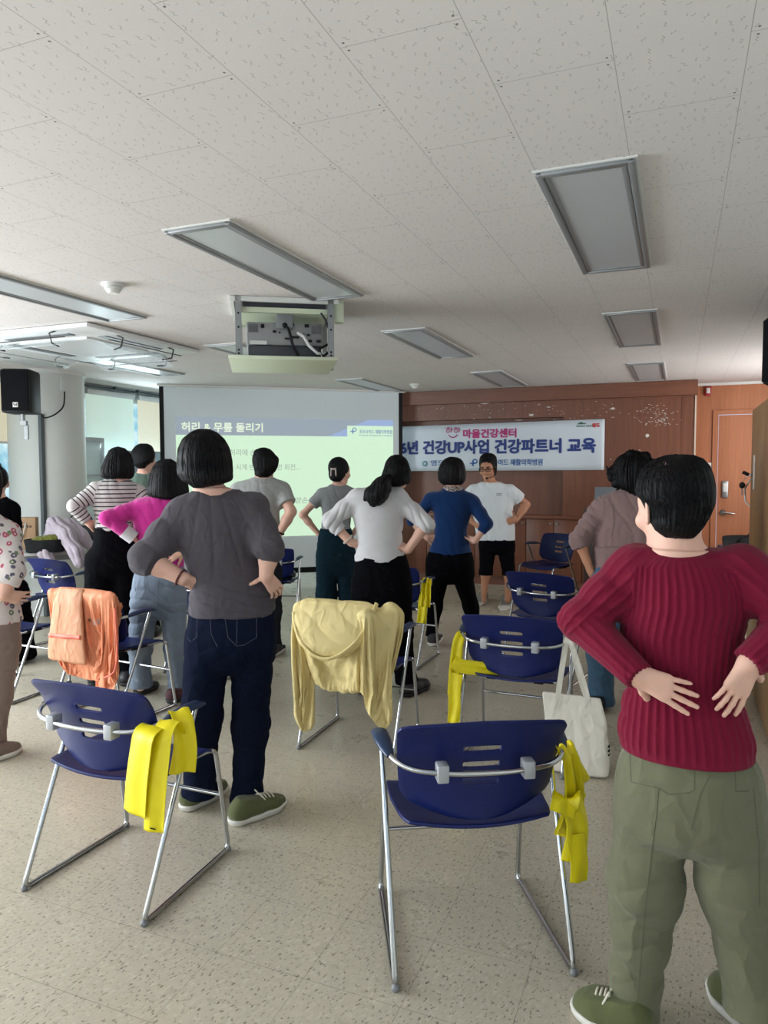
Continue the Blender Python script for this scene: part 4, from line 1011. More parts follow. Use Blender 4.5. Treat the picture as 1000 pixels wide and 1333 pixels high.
# ------------------------------------------------------------------ window-side table and what lies on it
tb_ = empty('folding_table', (-5.45, 5.2, 0), radians(50), 'pale grey table by the column under bags and a coat', 'table')
MB().b2((-.75, -.3, .69), (.75, .3, .72), .006).build('tabletop', plain('pale_grey_laminate', srgb(168, 168, 164), .4), tb_)
for sx in (-.68, .68):
    for sy in (-.24, .24): MB().tube([(sx, sy, .69), (sx, sy, 0)], .014, 8).build('leg', M_CHROME, tb_)
MB().b2((-.7, -.27, .64), (.7, -.25, .69)).build('apron', M_GREY, tb_)
def tabpt(px, py, z=.72): return onz(px, py, z)
pbp = ony(32, 698, 5.02)
pb = empty('paper_bag', (pbp[0], pbp[1], .722), radians(30), 'brown kraft paper shopping bag with white twisted handles on the table', 'paper bag')
M_KR = plain('kraft_paper', srgb(158, 128, 98), .8, bump=.15, bscale=60)
MB().b2((-.115, -.045, 0), (.115, .045, .30), .002).build('body', M_KR, pb)
MB().tube([(-.035, -.048, .20), (-.04, -.06, .27), (0, -.062, .10), (.035, -.06, .27), (.03, -.048, .20)], .004, 6, fillet=.03).build('handle', M_WHITE, pb)
k_ = MB()
for i, w_ in enumerate((.03, .018, .022, .026, .02)): k_.box((-.065 + i * .034, -.0465, .215), (w_, .002, .02))
for i in range(4): k_.box((-.05 + i * .024, -.0465, .25), (.016, .002, .008))
k_.build('printed_marks', plain('brown_ink', srgb(84, 60, 46), .8), pb)
p = ony(38, 722, 4.72); cr_ = empty('open_bag', (p[0], 4.9, .725), radians(35), 'black open bag holding folded olive green cloth, on the table', 'bag')
s_ = Sdf((-.26, -.2, -.02), (.26, .2, .24), .007); s_.loft([(0, 0, 0, .16, .1), (.06, 0, 0, .17, .11), (.115, 0, 0, .18, .115)], p=3); s_.loft([(.07, 0, 0, .155, .09), (.2, 0, 0, .165, .095)], mode='s', p=3)
sculpt(s_, 'bag', plain('black_nylon', srgb(16, 17, 20), .7, spec=.2), cr_, lambda P, N: .004 * wob(P, 40, 3), 1)
s_ = Sdf((-.24, -.2, .0), (.24, .2, .32), .007); s_.ell((.03, 0, .09), (.11, .08, .045), 0); s_.ell((.07, -.01, .12), (.08, .06, .035), .05); s_.ell((-.05, -.03, .10), (.06, .05, .04), .04)
sculpt(s_, 'folded_cloth', cloth('olive_green_cloth', srgb(96, 98, 36), .8), cr_, lambda P, N: .008 * folds(P, (1, .5, .3), 60, 2), 1)
p = tabpt(74, 714); lj = empty('lilac_jacket', (-5.30, 5.08, .72), radians(40), 'lilac grey jacket heaped over a bag on the table by the column', 'jacket')
s_ = Sdf((-.32, -.34, -.16), (.36, .26, .36), .008)
s_.ell((-.02, 0, .12), (.15, .12, .17), 0); s_.chain([(-.08, -.02, .25), (.04, -.14, .14), (.12, -.24, .0), (.15, -.28, -.09)], [.07, .075, .06, .05], .03, .03); s_.chain([(.04, 0, .24), (.15, -.05, .12), (.22, -.06, .05)], [.07, .07, .05], .03, .03); s_.chain([(-.1, -.06, .12), (-.14, -.16, .0), (-.1, -.2, -.06)], [.07, .06, .04], .03, .03)
sculpt(s_, 'shell', cloth('lilac_grey_cotton', srgb(168, 156, 166), .9), lj, lambda P, N: .014 * folds(P, (1, .6, .35), 45, 8, .9) + .005 * wob(P, 24, 3), 2)
hb = empty('handbag', (-5.56, 5.55, .722), radians(30), 'black leather handbag at the right end of the window table', 'handbag')
s_ = Sdf((-.22, -.14, -.02), (.22, .14, .24), .007); s_.loft([(0, 0, 0, .16, .07), (.09, 0, 0, .165, .065), (.17, 0, 0, .12, .03), (.19, 0, 0, .09, .015)], p=2.6); sculpt(s_, 'body', plain('black_leather', srgb(24, 25, 30), .35), hb, lambda P, N: .006 * folds(P, (1, 0, .3), 60, 4), 1)
MB().tube([(-.1, 0, .16), (-.11, 0, .28), (0, 0, .33), (.11, 0, .28), (.1, 0, .16)], .007, 8, fillet=.06).build('handle', M_BLACK, hb)
# bag on the chair in front of the man in grey, backpack by the door
c = chairs[6]; o = empty('shoulder_bag', tuple(place(c, (.02, .03, .445))), c.rotation_euler[2], 'black shoulder bag slumped on the chair under the screen', 'shoulder bag')
s_ = Sdf((-.24, -.18, -.03), (.24, .18, .18), .006); s_.ell((0, 0, .052), (.19, .12, .07), 0); s_.ell((.12, 0, .03), (.09, .10, .04), .02); sculpt(s_, 'body', plain('black_leather', srgb(24, 25, 30), .35), o, lambda P, N: .008 * folds(P, (1, .4, .4), 50, 6), 1)
MB().tube([(-.12, -.06, .09), (0, -.1, .13), (.14, -.06, .07)], .007, 8, fillet=.05).build('strap', M_BLACK, o)
o = empty('backpack', tuple(place(bc_, (.0, .06, .445))), R(8), 'black backpack leaning on the black chair by the door', 'backpack')
s_ = Sdf((-.24, -.2, -.02), (.24, .2, .4), .008); s_.loft([(0, 0, 0, .15, .07), (.1, 0, 0, .165, .08), (.22, 0, 0, .15, .07), (.29, 0, 0, .1, .05), (.31, 0, 0, .06, .03)], p=2.8); s_.ell((0, -.08, .1), (.11, .05, .09), .02); sculpt(s_, 'body', plain('black_nylon', srgb(16, 17, 20), .7, spec=.2), o, lambda P, N: .003 * wob(P, 30, 6), 1)
MB().tube([(-.05, 0, .30), (0, 0, .36), (.05, 0, .30)], .008, 8).build('handle', M_BLACK, o); MB().tube([(-.09, -.11, .17), (.09, -.11, .17)], .004, 6).build('zip', M_ALU, o); MB().ball((.05, -.13, .14), .02, (1.6, .3, .8)).build('tag', M_WHITE, o)
# ------------------------------------------------------------------ people
from mathutils.bvhtree import BVHTree
def skin_mat(name, c):
    m, nt, b = newmat(name); t = NT(nt); o = t.obj()
    t.link(t.mix(t.noise(o, 40, 3), mixc(c, .93), mixc(c, 1.05)), b.inputs['Base Color']); b.inputs['Roughness'].default_value = .55
    b.inputs['Subsurface Weight'].default_value = .12; b.inputs['Subsurface Radius'].default_value = (.012, .005, .003); b.inputs['Specular IOR Level'].default_value = .35
    t.link(t.bump(t.noise(o, 350, 2), .12, .001), b.inputs['Normal']); return m
SKIN = skin_mat('skin_light', srgb(224, 178, 158)); SKIN2 = skin_mat('skin_tanned', srgb(184, 132, 104))
def hair_mat(name, c):
    m, nt, b = newmat(name); t = NT(nt); o = t.obj()
    t.link(t.mix(t.noise(t.mapping(o, (160, 160, 9)), 1, 3), mixc(c, .6), mixc(c, 1.7)), b.inputs['Base Color'])
    b.inputs['Roughness'].default_value = .55; b.inputs['Specular IOR Level'].default_value = .18
    t.link(t.bump(t.noise(t.mapping(o, (260, 260, 12)), 1, 3), .9, .006), b.inputs['Normal']); return m
HAIR = hair_mat('black_hair', srgb(9, 8, 10)); HAIRB = hair_mat('dark_brown_hair', srgb(16, 11, 12))
def rotm(yaw=0, pitch=0, roll=0):
    """yaw>0 turns the face to the figure's right, pitch>0 bows it, roll>0 tips the crown to its right"""
    return np.array(Matrix.Rotation(-radians(yaw), 3, 'Z') @ Matrix.Rotation(radians(roll), 3, 'Y') @ Matrix.Rotation(-radians(pitch), 3, 'X'))
def unit_(v): v = np.array(v, float); return v / max(1e-9, np.linalg.norm(v))
class Person:
    def __init__(s, base, label, vox=.006, front=False):
        s.P0 = onz(*base); r = s.P0 - CAM; r[2] = 0; s.aw = r / np.linalg.norm(r); s.rt = np.array([s.aw[1], -s.aw[0], 0])
        s.o = empty('person', tuple(s.P0), atan2(s.rt[1], s.rt[0]), label, 'person'); s.v = vox
        c = CAM - s.P0; s.c = np.array([c @ s.rt, c @ s.aw, c[2]])
        s.sg = -1 if front else 1      # +1: back to the camera, so local +y is where the figure faces
    def L(s, px, py, yo=0.0):
        d = ray(px, py); d = np.array([d @ s.rt, d @ s.aw, d[2]]); return s.c + d * ((yo - s.c[1]) / d[1])
    def floor(s, px, py):
        p = onz(px, py) - s.P0; return np.array([p @ s.rt, p @ s.aw, 0.0])
    def rows(s, R_):
        out = []
        for y, xl, xr, b, yo in R_:
            a, e = s.L(xl, y, yo), s.L(xr, y, yo); out.append(((a[2] + e[2]) / 2, (a[0] + e[0]) / 2, yo, abs(e[0] - a[0]) / 2, b))
        return out
def head(S, c, R_, k=1.0):
    c = np.array(c); H = lambda *p: c + R_ @ (np.array(p) * k)
    def E(p, r, kk=.0, mode='u', Rx=None): S.ell(H(*p), [q * k for q in r], kk, mode, R_ if Rx is None else R_ @ Rx)
    E((0, -.012, .035), (.072, .090, .083)); E((0, .028, -.045), (.056, .058, .066), .03); E((0, .068, -.085), (.026, .024, .022), .03)
    E((0, .055, .02), (.058, .04, .05), .03)
    E((0, .092, -.018), (.011, .016, .022), .02); E((0, .100, -.030), (.013, .011, .010), .012)           # nose
    for sx in (-1, 1):
        E((sx * .032, .098, .012), (.018, .012, .012), .012, 's')                                              # eye sockets
        E((sx * .032, .078, .010), (.015, .014, .011), .004); E((sx * .045, .058, -.03), (.024, .026, .022), .02)
        Rz = np.array(Matrix.Rotation(sx * .45, 3, 'Z'))
        E((sx * .074, -.002, -.008), (.007, .018, .032), .008, 'u', Rz); E((sx * .078, .004, -.006), (.004, .010, .02), .005, 's', Rz); E((sx * .071, .004, -.034), (.006, .008, .010), .006)
    E((0, .083, -.058), (.022, .012, .006), .006); E((0, .082, -.068), (.019, .012, .006), .005); E((0, .1, -.063), (.022, .012, .0015), .003, 's')
def hand(S, W, d, n, left, k=1.0, curl=.35, spread=.16, thumb=None, kk=.012):
    d = unit_(d); n = np.array(n, float); n = unit_(n - d * (n @ d)); sd = np.cross(n, d) * (1 if left else -1); W = np.array(W, float)
    offs = [.028, .0095, -.009, -.026]; pal = [.082, .086, .081, .072]; fl = [.068, .076, .070, .054]; fr = [.0082, .0084, .0080, .0070]
    for i in range(4):
        kn = W + d * pal[i] * k + sd * offs[i] * k; S.cap(W + sd * offs[i] * k * .55 + d * .012 * k, kn, .0145 * k, .0105 * k, .014 * k)
        a = spread * (1.5 - i) / 1.5 * .8; fd = unit_(d * cos(a) + sd * sin(a)); ang = curl * .4; p = kn
        for q, fr_ in enumerate((.46, .30, .24)):
            e = p + (fd * cos(ang) + n * sin(ang)) * fl[i] * fr_ * k; S.cap(p, e, fr[i] * k * (1 - .09 * q), fr[i] * k * (.92 - .09 * q), .003); p = e; ang += curl * (1.1 if q == 0 else .8)
    tb = W + d * .022 * k + sd * .022 * k; td_ = unit_(sd * .72 + d * .62 + n * .25) if thumb is None else unit_(thumb)
    m1 = tb + td_ * .042 * k; S.cap(W + d * .012 * k + sd * .01 * k, m1, .015 * k, .0115 * k, .012)
    t2 = unit_(td_ * .9 + d * .25); m2 = m1 + t2 * .032 * k; S.cap(m1, m2, .0108 * k, .0095 * k, .004); S.cap(m2, m2 + unit_(t2 + n * .15) * .026 * k, .0095 * k, .0075 * k, .004)
def strands(name, P, rows, parent, n, mat, seed=0, keep=None, r=.0007, out=.0022, swirl=.25, jit=.05, z0f=.0):
    """thin curved hairs lying on the hair volume"""
    rr = random.Random(seed); A = np.array(sorted(rows), float)[::-1]
    c = bpy.data.curves.new(name, 'CURVE'); c.dimensions = '3D'; c.bevel_depth = r; c.bevel_resolution = 0; c.resolution_u = 2
    zt, zb = A[0, 0], A[-1, 0]
    for _ in range(n):
        ph = rr.uniform(0, 2 * pi); a0 = rr.uniform(0, .5) * (zt - zb) * z0f; pts = []; e = rr.uniform(.0, 1) * out; L_ = rr.uniform(.5, 1.02); st_ = rr.uniform(0, .45); ok = True
        w1, w2 = rr.uniform(-1, 1) * jit, rr.uniform(0, 6)
        for q in range(9):
            t = st_ + (L_ - st_) * q / 8; tt_ = t ** .75 if t < .5 else t; z = zt - (zt - zb) * min(1.0, 1 - cos(min(t, 1) * pi / 2) if t < .6 else t * .0 + (1 - cos(min(t, 1) * pi / 2)))
            cxx = np.interp(-z, -A[:, 0], A[:, 1]); cyy = np.interp(-z, -A[:, 0], A[:, 2]); aa = np.interp(-z, -A[:, 0], A[:, 3]); bb = np.interp(-z, -A[:, 0], A[:, 4])
            p_ = ph + swirl * t + w1 * sin(t * 5 + w2)
            p = (cxx + (aa + e) * cos(p_), cyy + (bb + e) * sin(p_), z + e * .5)
            if keep is not None and not keep(p): ok = False; break
            pts.append(p)
        if not ok or len(pts) < 4: continue
        sp = c.splines.new('POLY'); sp.points.add(len(pts) - 1)
        for q, p in enumerate(pts): sp.points[q].co = (*p, 1); sp.points[q].radius = 1 - .8 * (q / len(pts)) ** 3
    c.materials.append(mat); o = bpy.data.objects.new(name, c); COL.objects.link(o); o.parent = parent; o['kind'] = 'stuff'; return o
def shoe(P, heel, toe, mat, sole_mat, w=.046, h=.085, label=None, laces=None, sole=.028, top=None, vox=None):
    """heel and toe points on the floor, local coordinates"""
    heel = np.array([heel[0], heel[1], 0.]); toe = np.array([toe[0], toe[1], 0.]); d = toe - heel; L_ = float(np.linalg.norm(d)); d /= L_; sd = np.array([d[1], -d[0], 0]); v = vox or max(.004, P.v * .8)
    at = lambda t, s_, z: heel + d * (t * L_) + sd * s_ + np.array([0, 0, z])
    lo = np.minimum(heel, toe) - .1; hi = np.maximum(heel, toe) + .1; lo[2] = -.015; hi[2] = .17
    S = Sdf(lo, hi, v)
    S.chain([at(.13, 0, .05), at(.42, 0, .045), at(.72, .0, .032), at(.88, 0, .026)], [w * .92, w * .95, w * 1.02, w * .72], .03)
    S.cap(at(.16, 0, .05), at(.24, 0, h + .0), w * .9, w * .82, .03); S.half(at(0, 0, sole * .8), (0, 0, -1)); S.half(at(.2, 0, h + .012), (d[0] * .25, d[1] * .25, 1), .008)
    o = sculpt(S, 'shoe', mat, P.o, None, 1)
    S = Sdf(lo, hi, v); S.chain([at(.12, 0, .03), at(.42, 0, .03), at(.70, .0, .03), at(.90, 0, .03)], [w * 1.02, w * 1.0, w * 1.1, w * .8], .04)
    S.half(at(0, 0, sole), (-d[0] * .0, 0, 1), .004); S.half((0, 0, .001), (0, 0, -1), .003)
    sculpt(S, 'sole', sole_mat, o, None, 1)
    if laces is not None:
        m_ = MB()
        zf = lambda t: .045 + w * .96 - max(0, t - .42) * .045 + .004
        for q in range(4):
            t = .50 + q * .068
            m_.tube([at(t - .02, -w * .62, zf(t) - .020), at(t, -w * .3, zf(t) - .003), at(t + .008, 0, zf(t)), at(t + .016, w * .3, zf(t) - .003), at(t + .03, w * .62, zf(t) - .020)], .0034, 6)
        m_.tube([at(.5, .0, zf(.5) + .003), at(.47, w * .5, zf(.47) + .012), at(.53, w * .8, zf(.5) - .015)], .0028, 6).tube([at(.5, .0, zf(.5) + .003), at(.49, -w * .5, zf(.47) + .012), at(.56, -w * .8, zf(.5) - .015)], .0028, 6)
        m_.build('laces', laces, o)
    if label: o['label'] = label
    return o
def garment_box(pts, m=.16): A = np.array(pts); return A.min(0) - m, A.max(0) + m
def stitch(P, target, lines, r, mat, name='seam', off=.0005):
    """seams laid on a garment where the given pixels see it"""
    me = target.data; bvh = BVHTree.FromPolygons([v.co[:] for v in me.vertices], [p.vertices[:] for p in me.polygons]); m_ = MB(); got = 0
    for ln in lines:
        pts = []
        for i in range(len(ln) - 1):
            n = max(2, int(max(abs(ln[i + 1][0] - ln[i][0]), abs(ln[i + 1][1] - ln[i][1])) / 5))
            for q in range(n + (1 if i == len(ln) - 2 else 0)):
                t = q / n; d = ray(ln[i][0] + (ln[i + 1][0] - ln[i][0]) * t, ln[i][1] + (ln[i + 1][1] - ln[i][1]) * t); d = Vector((d @ P.rt, d @ P.aw, d[2])).normalized()
                h = bvh.ray_cast(Vector(P.c), d)
                if h[0] is not None: pts.append(h[0] + h[1] * off)
        if len(pts) > 1: m_.tube(pts, r, 5); got += 1
    if got: return m_.build(name, mat, target)
def build_person(base, label, torso, neck, headc, hairrows, arms, legs, top, bottom, hairm=HAIR, skin=SKIN, hs=1.0, face=(0, 0, 0), vox=.006, front=False, hem=None, neckr=.05,
                 shirt_grow=0.0, topdisp=None, botdisp=None, collar=.07, shoes=(), hair_disp=.0022, hair_extra=None, face_cut=True, pel=None, strand_n=0, sleeve_r=.012, attrs=None, neckline=None, tvox=None, shoulder_r=.05, nstr=.0007, crotch=.02, hair_p=2.1, swirl=.25, face_cut_r=None, bvox=None):
    P = Person(base, label, vox, front); L = P.L; sg = P.sg
    T = P.rows(torso); R_ = rotm(*face)
    if front: R_ = np.array(Matrix.Rotation(pi, 3, 'Z')) @ R_
    hc = L(*headc); nb = L(*neck)
    A = []
    for a in arms:
        a = dict(a); a['p'] = [L(*q) for q in a['px']]; A.append(a)
    G = []
    for g in legs:
        g = dict(g); g['p'] = [L(*q) for q in g['px']]; G.append(g)
    allp = [hc] + [(r[1] + r[3], r[2] + r[4], r[0]) for r in T] + [(r[1] - r[3], r[2] - r[4], r[0]) for r in T] + [q for a in A for q in a['p']] + [q for g in G for q in g['p']]
    lo, hi = garment_box(allp, .17); lo[2] = -.01
    # --- body: one continuous surface
    S = Sdf(lo, hi, bvox or vox)
    S.loft([(z, x, y, max(.03, a - .022), max(.03, b - .02)) for z, x, y, a, b in T], 0)
    S.chain([nb + np.array([0, 0, -.05]), nb, hc + R_ @ np.array([0, -.02, -.05]) * hs], [neckr * 1.35, neckr, neckr * .92], .03, .05)
    S2 = S
    head(S, hc, R_, hs)
    for a in A:
        p, r = a['p'], a['r']; r = [r[0] - .007, r[1] - (.007 if a['sleeve'][0] == 'fore' else 0), r[2]]; S.chain([nb + (p[0] - nb) * .35 + np.array([0, 0, -.02]), p[0]], [.040, r[0] * .95], .03, .05)
        m1 = p[0] + (p[1] - p[0]) * .45; m2 = p[1] + (p[2] - p[1]) * .35
        S.chain([p[0], m1, p[1], m2, p[2]], [r[0], (r[0] + r[1]) * .5, r[1], r[1] * .98, r[2]], .02, .03)
        h = a['hand']; hand(S, p[2], h['d'], h['n'], a['left'], h.get('k', .95), h.get('curl', .35), h.get('spread', .16), h.get('thumb'))
    for g in G:
        p, r = g['p'], g['r']; S.chain([np.array(q) for q in p], [max(.034, q * .78) if i < len(r) - 1 else .030 for i, q in enumerate(r)], .04, .03)
        an = np.array(p[-1]); S.chain([an, np.array([an[0], an[1], .065])], [.028, .024], .02, .02)
    body = sculpt(S, 'body', skin, P.o, None, 1 if vox > .0045 else 1)
    # --- top
    tv = tvox or vox; zs = [t[0] for t in T]
    S = Sdf(lo, hi, tv); S.loft([(z, x, y, a + shirt_grow, b + shirt_grow) for z, x, y, a, b in T], 0)
    S.chain([nb + np.array([-.03, 0, -.035]), nb + np.array([.03, 0, -.035])], [shoulder_r, shoulder_r], .02, .05)
    for a in A:
        p, r = a['p'], a['r']; S.chain([nb + (p[0] - nb) * .3 + np.array([0, 0, -.028]), p[0] + np.array([0, 0, -.002])], [shoulder_r, r[0] + sleeve_r * .9], .03, .05)
        seg, t = a['sleeve']; sr = a.get('sr', sleeve_r)
        if seg == 'upper':
            e = p[0] + (p[1] - p[0]) * t; dr = unit_(p[1] - p[0]); re = r[0] + (r[1] - r[0]) * t
            S.chain([p[0], p[0] + (p[1] - p[0]) * min(1, t + .1)], [r[0] + sr, re + sr * 1.2], .02, .035, [(e, dr)])
        else:
            e = p[1] + (p[2] - p[1]) * t; dr = unit_(p[2] - p[1]); re = r[1] + (r[2] - r[1]) * t; m1 = p[0] + (p[1] - p[0]) * .5
            S.chain([p[0], m1, p[1]], [r[0] + sr, (r[0] + r[1]) * .5 + sr, r[1] + sr], .02, .035)
            S.chain([p[1], p[1] + (p[2] - p[1]) * min(1.05, t + .08)], [r[1] + sr, re + sr * a.get('cuff', .6)], .02, .02, [(e, dr)])
    S.half((0, 0, min(zs)), (0, 0, -1), .006)
    # neckline
    q = nb if neckline is None else L(*neckline)
    S.ell(q + np.array([0, 0, .045]), (collar, collar * .95, .062), .006, 's')
    bd = (lambda V, N: topdisp(V, N)) if topdisp else (lambda V, N: .005 * folds(V, (1, .2, .35), 38, 3, .9) + .003 * wob(V, 22, 2))
    shirt = sculpt(S, 'top', top, P.o, bd, 2, attrs(P, A, T, nb) if attrs else None)
    # --- trousers
    S = Sdf(lo, hi, tv)
    B = P.rows(pel); S.loft(B, 0, 2.3)
    for g in G:
        p, r = g['p'], g['r']; hz = g.get('hem'); n = unit_(p[-1] - p[-2])
        ext = list(p) + [p[-1] + n * .1]; S.chain(ext, list(r) + [r[-1]], .05, crotch, [(p[-1] + n * g.get('drop', 0.0), (n[0], n[1], n[2]))])
    S.half((0, 0, max(b[0] for b in B)), (0, 0, 1))
    bdd = (lambda V, N: botdisp(V, N)) if botdisp else (lambda V, N: .005 * folds(V, (.3, .1, 1), 40, 11, .9) + .003 * wob(V, 18, 6))
    pants = sculpt(S, 'trousers', bottom, P.o, bdd, 2)
    # --- hair
    Hr = P.rows(hairrows); lo2 = np.array([min(r[1] - r[3] for r in Hr), min(r[2] - r[4] for r in Hr), min(r[0] for r in Hr)]) - .14; hi2 = np.array([max(r[1] + r[3] for r in Hr), max(r[2] + r[4] for r in Hr), max(r[0] for r in Hr)]) + .1
    S = Sdf(lo2, hi2, max(.004, vox * .8)); S.loft(Hr, 0, hair_p)
    S.ell(hc + R_ @ np.array([0, -.016, .036]) * hs, (.079 * hs, .097 * hs, .090 * hs), .012, 'u', R_)
    if face_cut:
        rr_ = face_cut_r or (.064, .085, .088)
        S.ell(hc + R_ @ np.array([0, .105, -.040]) * hs, [q * hs for q in rr_], .015, 's', R_)
    if hair_extra: hair_extra(S, P, hc, R_)
    cx_, cy_ = np.mean([r[1] for r in Hr]), np.mean([r[2] for r in Hr])
    def hd_(V, N):
        an = np.arctan2(V[:, 0] - cx_, V[:, 1] - cy_); w_ = wob(V, 14, 5)
        return hair_disp * ((1 - np.abs(np.sin(an * 24 + 5 * w_))) * .8 - .3 + .6 * wob(np.c_[np.sin(an) * 1.2, np.cos(an) * 1.2, V[:, 2] * .18], 60, 7))
    hair = sculpt(S, 'hair', hairm, P.o, hd_, 1)
    if strand_n:
        fc = hc + R_ @ np.array([0, .11, -.05]) * hs
        strands('hair_strands', P, Hr, hair, strand_n, hairm, len(label), lambda p: np.linalg.norm((np.array(p) - fc) / np.array([.075, .09, .1])) > 1.0, nstr, swirl=swirl)
    for q in shoes: shoe(P, P.floor(*q['heel']), P.floor(*q['toe']), q['m'], q['s'], q.get('w', .046), q.get('h', .085), q.get('label'), q.get('laces'), q.get('sole', .028))
    P.body, P.shirt, P.pants, P.hair, P.A, P.G, P.hc, P.R, P.nb, P.T = body, shirt, pants, hair, A, G, hc, R_, nb, T
    return P
def cuff_ring(P, a, t, name, mat, r, th=.006, beads=0, parent=None):
    p = a['p']; c = p[1] + (p[2] - p[1]) * t; d = unit_(p[2] - p[1]); u = unit_(np.cross(d, (0, .3, 1))); v = np.cross(d, u); m_ = MB()
    if beads:
        for k in range(beads): an = 2 * pi * k / beads; m_.ball(c + (u * cos(an) + v * sin(an)) * r, th, u=8, v=6)
    else: m_.tube([c + (u * cos(2 * pi * k / 24) + v * sin(2 * pi * k / 24)) * r for k in range(24)], th, 8, closed=True)
    return m_.build(name, mat, P.o)
# hand recipes: (finger direction, palm normal); y points away from the camera
HIPL = dict(d=(.35, .75, -.55), n=(.9, -.1, .25), curl=.35, thumb=(.75, -.55, .15)); HIPR = dict(d=(-.35, .75, -.55), n=(-.9, -.1, .25), curl=.35, thumb=(-.75, -.55, .15))
W_ = srgb
OLIVE_SH = cloth('olive_canvas_shoe', W_(86, 90, 58), .85, 600, .15); SOLE_W = plain('white_rubber_sole', W_(214, 210, 202), .55, var=.04, nscale=80); LACE = plain('cream_laces', W_(214, 206, 190), .8)
BLK_SH = plain('black_shoe_leather', W_(22, 22, 25), .5); SOLE_B = plain('black_rubber_sole', W_(18, 18, 20), .6)

# ---- 1 burgundy sweater, near right
BURG = cloth('burgundy_rib_knit', W_(108, 14, 42), .95, 800, .15, .05, .06); OLV = cloth('olive_cotton_twill', W_(102, 102, 80), .92, 900, .3, .05)
def rib_disp(Pd):
    def f(V, N):
        P, A, T, nb = Pd
        s_ = V[:, 0] * 1.0; cxx = np.interp(V[:, 2], [t[0] for t in sorted(T)], [t[1] for t in sorted(T)]); aa = np.interp(V[:, 2], [t[0] for t in sorted(T)], [t[3] for t in sorted(T)])
        u = np.arcsin(np.clip((V[:, 0] - cxx) / (aa + .012), -1, 1)) * .19
        gr = np.zeros(len(V)); best = np.full(len(V), .0)
        ph = u / .0245
        for a in A:
            p = a['p']; sgn = -1 if a['left'] else 1
            for i in (0, 1):
                q0, q1 = p[i], p[i + 1]; b = q1 - q0; L2 = b @ b; t = np.clip(((V - q0) @ b) / L2, 0, 1); c = q0 + t[:, None] * b; dv = V - c; dist = np.linalg.norm(dv, axis=1)
                d = unit_(b); uu = unit_(np.cross(d, (0, 1, 0))); vv = np.cross(d, uu); an = np.arctan2(dv @ uu, dv @ vv) * .05 / .021
                arm = (dist < .082 - .03 * i) & ((V[:, 0] - (cxx + sgn * aa * .93)) * sgn > -.005 if i == 0 else dist < .06)
                ph = np.where(arm, an, ph)
        x = ph - np.round(ph); g = np.exp(-(x / .17) ** 2)
        wave = .006 * folds(V, (.4, .1, 1), 42, 4, .9) * (np.abs(V[:, 0] - cxx) > aa * .85) + .003 * wob(V, 14, 3)
        return (-.0048 * g + wave) * np.clip(1.4 - 1.6 * np.abs(N[:, 2]), .0, 1) * np.clip((V[:, 2] - min(t[0] for t in T) - .006) / .03, 0, 1)
    return f
class _D: pass
_h = _D()
def red_attr(P, A, T, nb): _h.d = (P, A, T, nb); return {}
def red_top(V, N): return rib_disp(_h.d)(V, N)
red = build_person((880, 1350), 'person in burgundy ribbed sweater and olive trousers standing near right, hands on lower back',
    [(722, 846, 930, .075, .0), (735, 822, 958, .095, 0), (760, 818, 972, .112, 0), (786, 817, 974, .118, 0), (820, 810, 967, .115, 0), (860, 812, 962, .108, 0), (890, 817, 960, .105, 0), (920, 812, 972, .115, 0), (950, 808, 982, .125, -.0), (978, 807, 985, .128, -.0)],
    (880, 724, .0), (877, 660, .01),
    [(593, 868, 902, .03, -.0), (598, 853, 915, .06, -.0), (608, 840, 924, .085, -.0), (622, 831, 929, .105, 0), (640, 828, 931, .113, 0), (648, 832, 931, .112, -.003), (657, 846, 930, .110, -.005), (668, 849, 926, .100, -.012), (682, 848, 918, .08, -.022), (692, 855, 911, .055, -.035), (700, 866, 903, .028, -.045)],
    [dict(left=True, px=[(828, 742, 0), (757, 808, -.05), (829, 878, -.145)], r=(.050, .040, .026), sleeve=('fore', 1.04), cuff=.9, sr=.012,
          hand=dict(d=(.93, .06, -.36), n=(.1, 1, -.05), curl=.04, spread=.22, k=.92, thumb=(.05, .75, -.6))),
     dict(left=False, px=[(964, 744, 0), (1040, 806, -.05), (977, 862, -.12)], r=(.050, .040, .026), sleeve=('fore', 1.03), cuff=.9, sr=.012,
          hand=dict(d=(-.38, .05, -.92), n=(-.45, .9, .1), curl=.14, spread=.22, k=.92, thumb=(.3, .85, -.3)))],
    [dict(px=[(853, 1022, 0), (838, 1150, .01), (823, 1325, .02)], r=(.090, .087, .054), drop=.0), dict(px=[(941, 1022, 0), (962, 1150, .01), (985, 1312, .02)], r=(.090, .09, .066), drop=.0)],
    BURG, OLV, hs=1.0, face=(-34, 8, 0), vox=.0045, bvox=.003, collar=.064, attrs=red_attr, topdisp=red_top, tvox=.004,
    botdisp=lambda V, N: (.014 * folds(V, (.35, .1, 1), 18, 11, .8) + .008 * folds(V, (-.5, .1, 1), 34, 31, .7)) * np.clip(1.1 - V[:, 2], .2, 1) * np.clip(1.25 - V[:, 2] * .6, .3, 1) + .004 * wob(V, 13, 6),
    pel=[(955, 826, 968, .10, 0), (975, 818, 976, .112, 0), (992, 809, 984, .124, 0), (1030, 805, 992, .13, -.005), (1075, 804, 996, .115, 0), (1100, 822, 985, .07, 0)],
    shoes=[dict(heel=(838, 1352), toe=(753, 1316), m=OLIVE_SH, s=SOLE_W, laces=LACE, h=.088), dict(heel=(992, 1352), toe=(933, 1288), m=OLIVE_SH, s=SOLE_W, laces=LACE, h=.088)],
    strand_n=2600, nstr=.0006, swirl=.9, hair_p=2.05, neckr=.056, shoulder_r=.046, crotch=.03, face_cut_r=(.07, .09, .10))
ST_OL = plain('olive_thread', W_(82, 82, 64), .9)
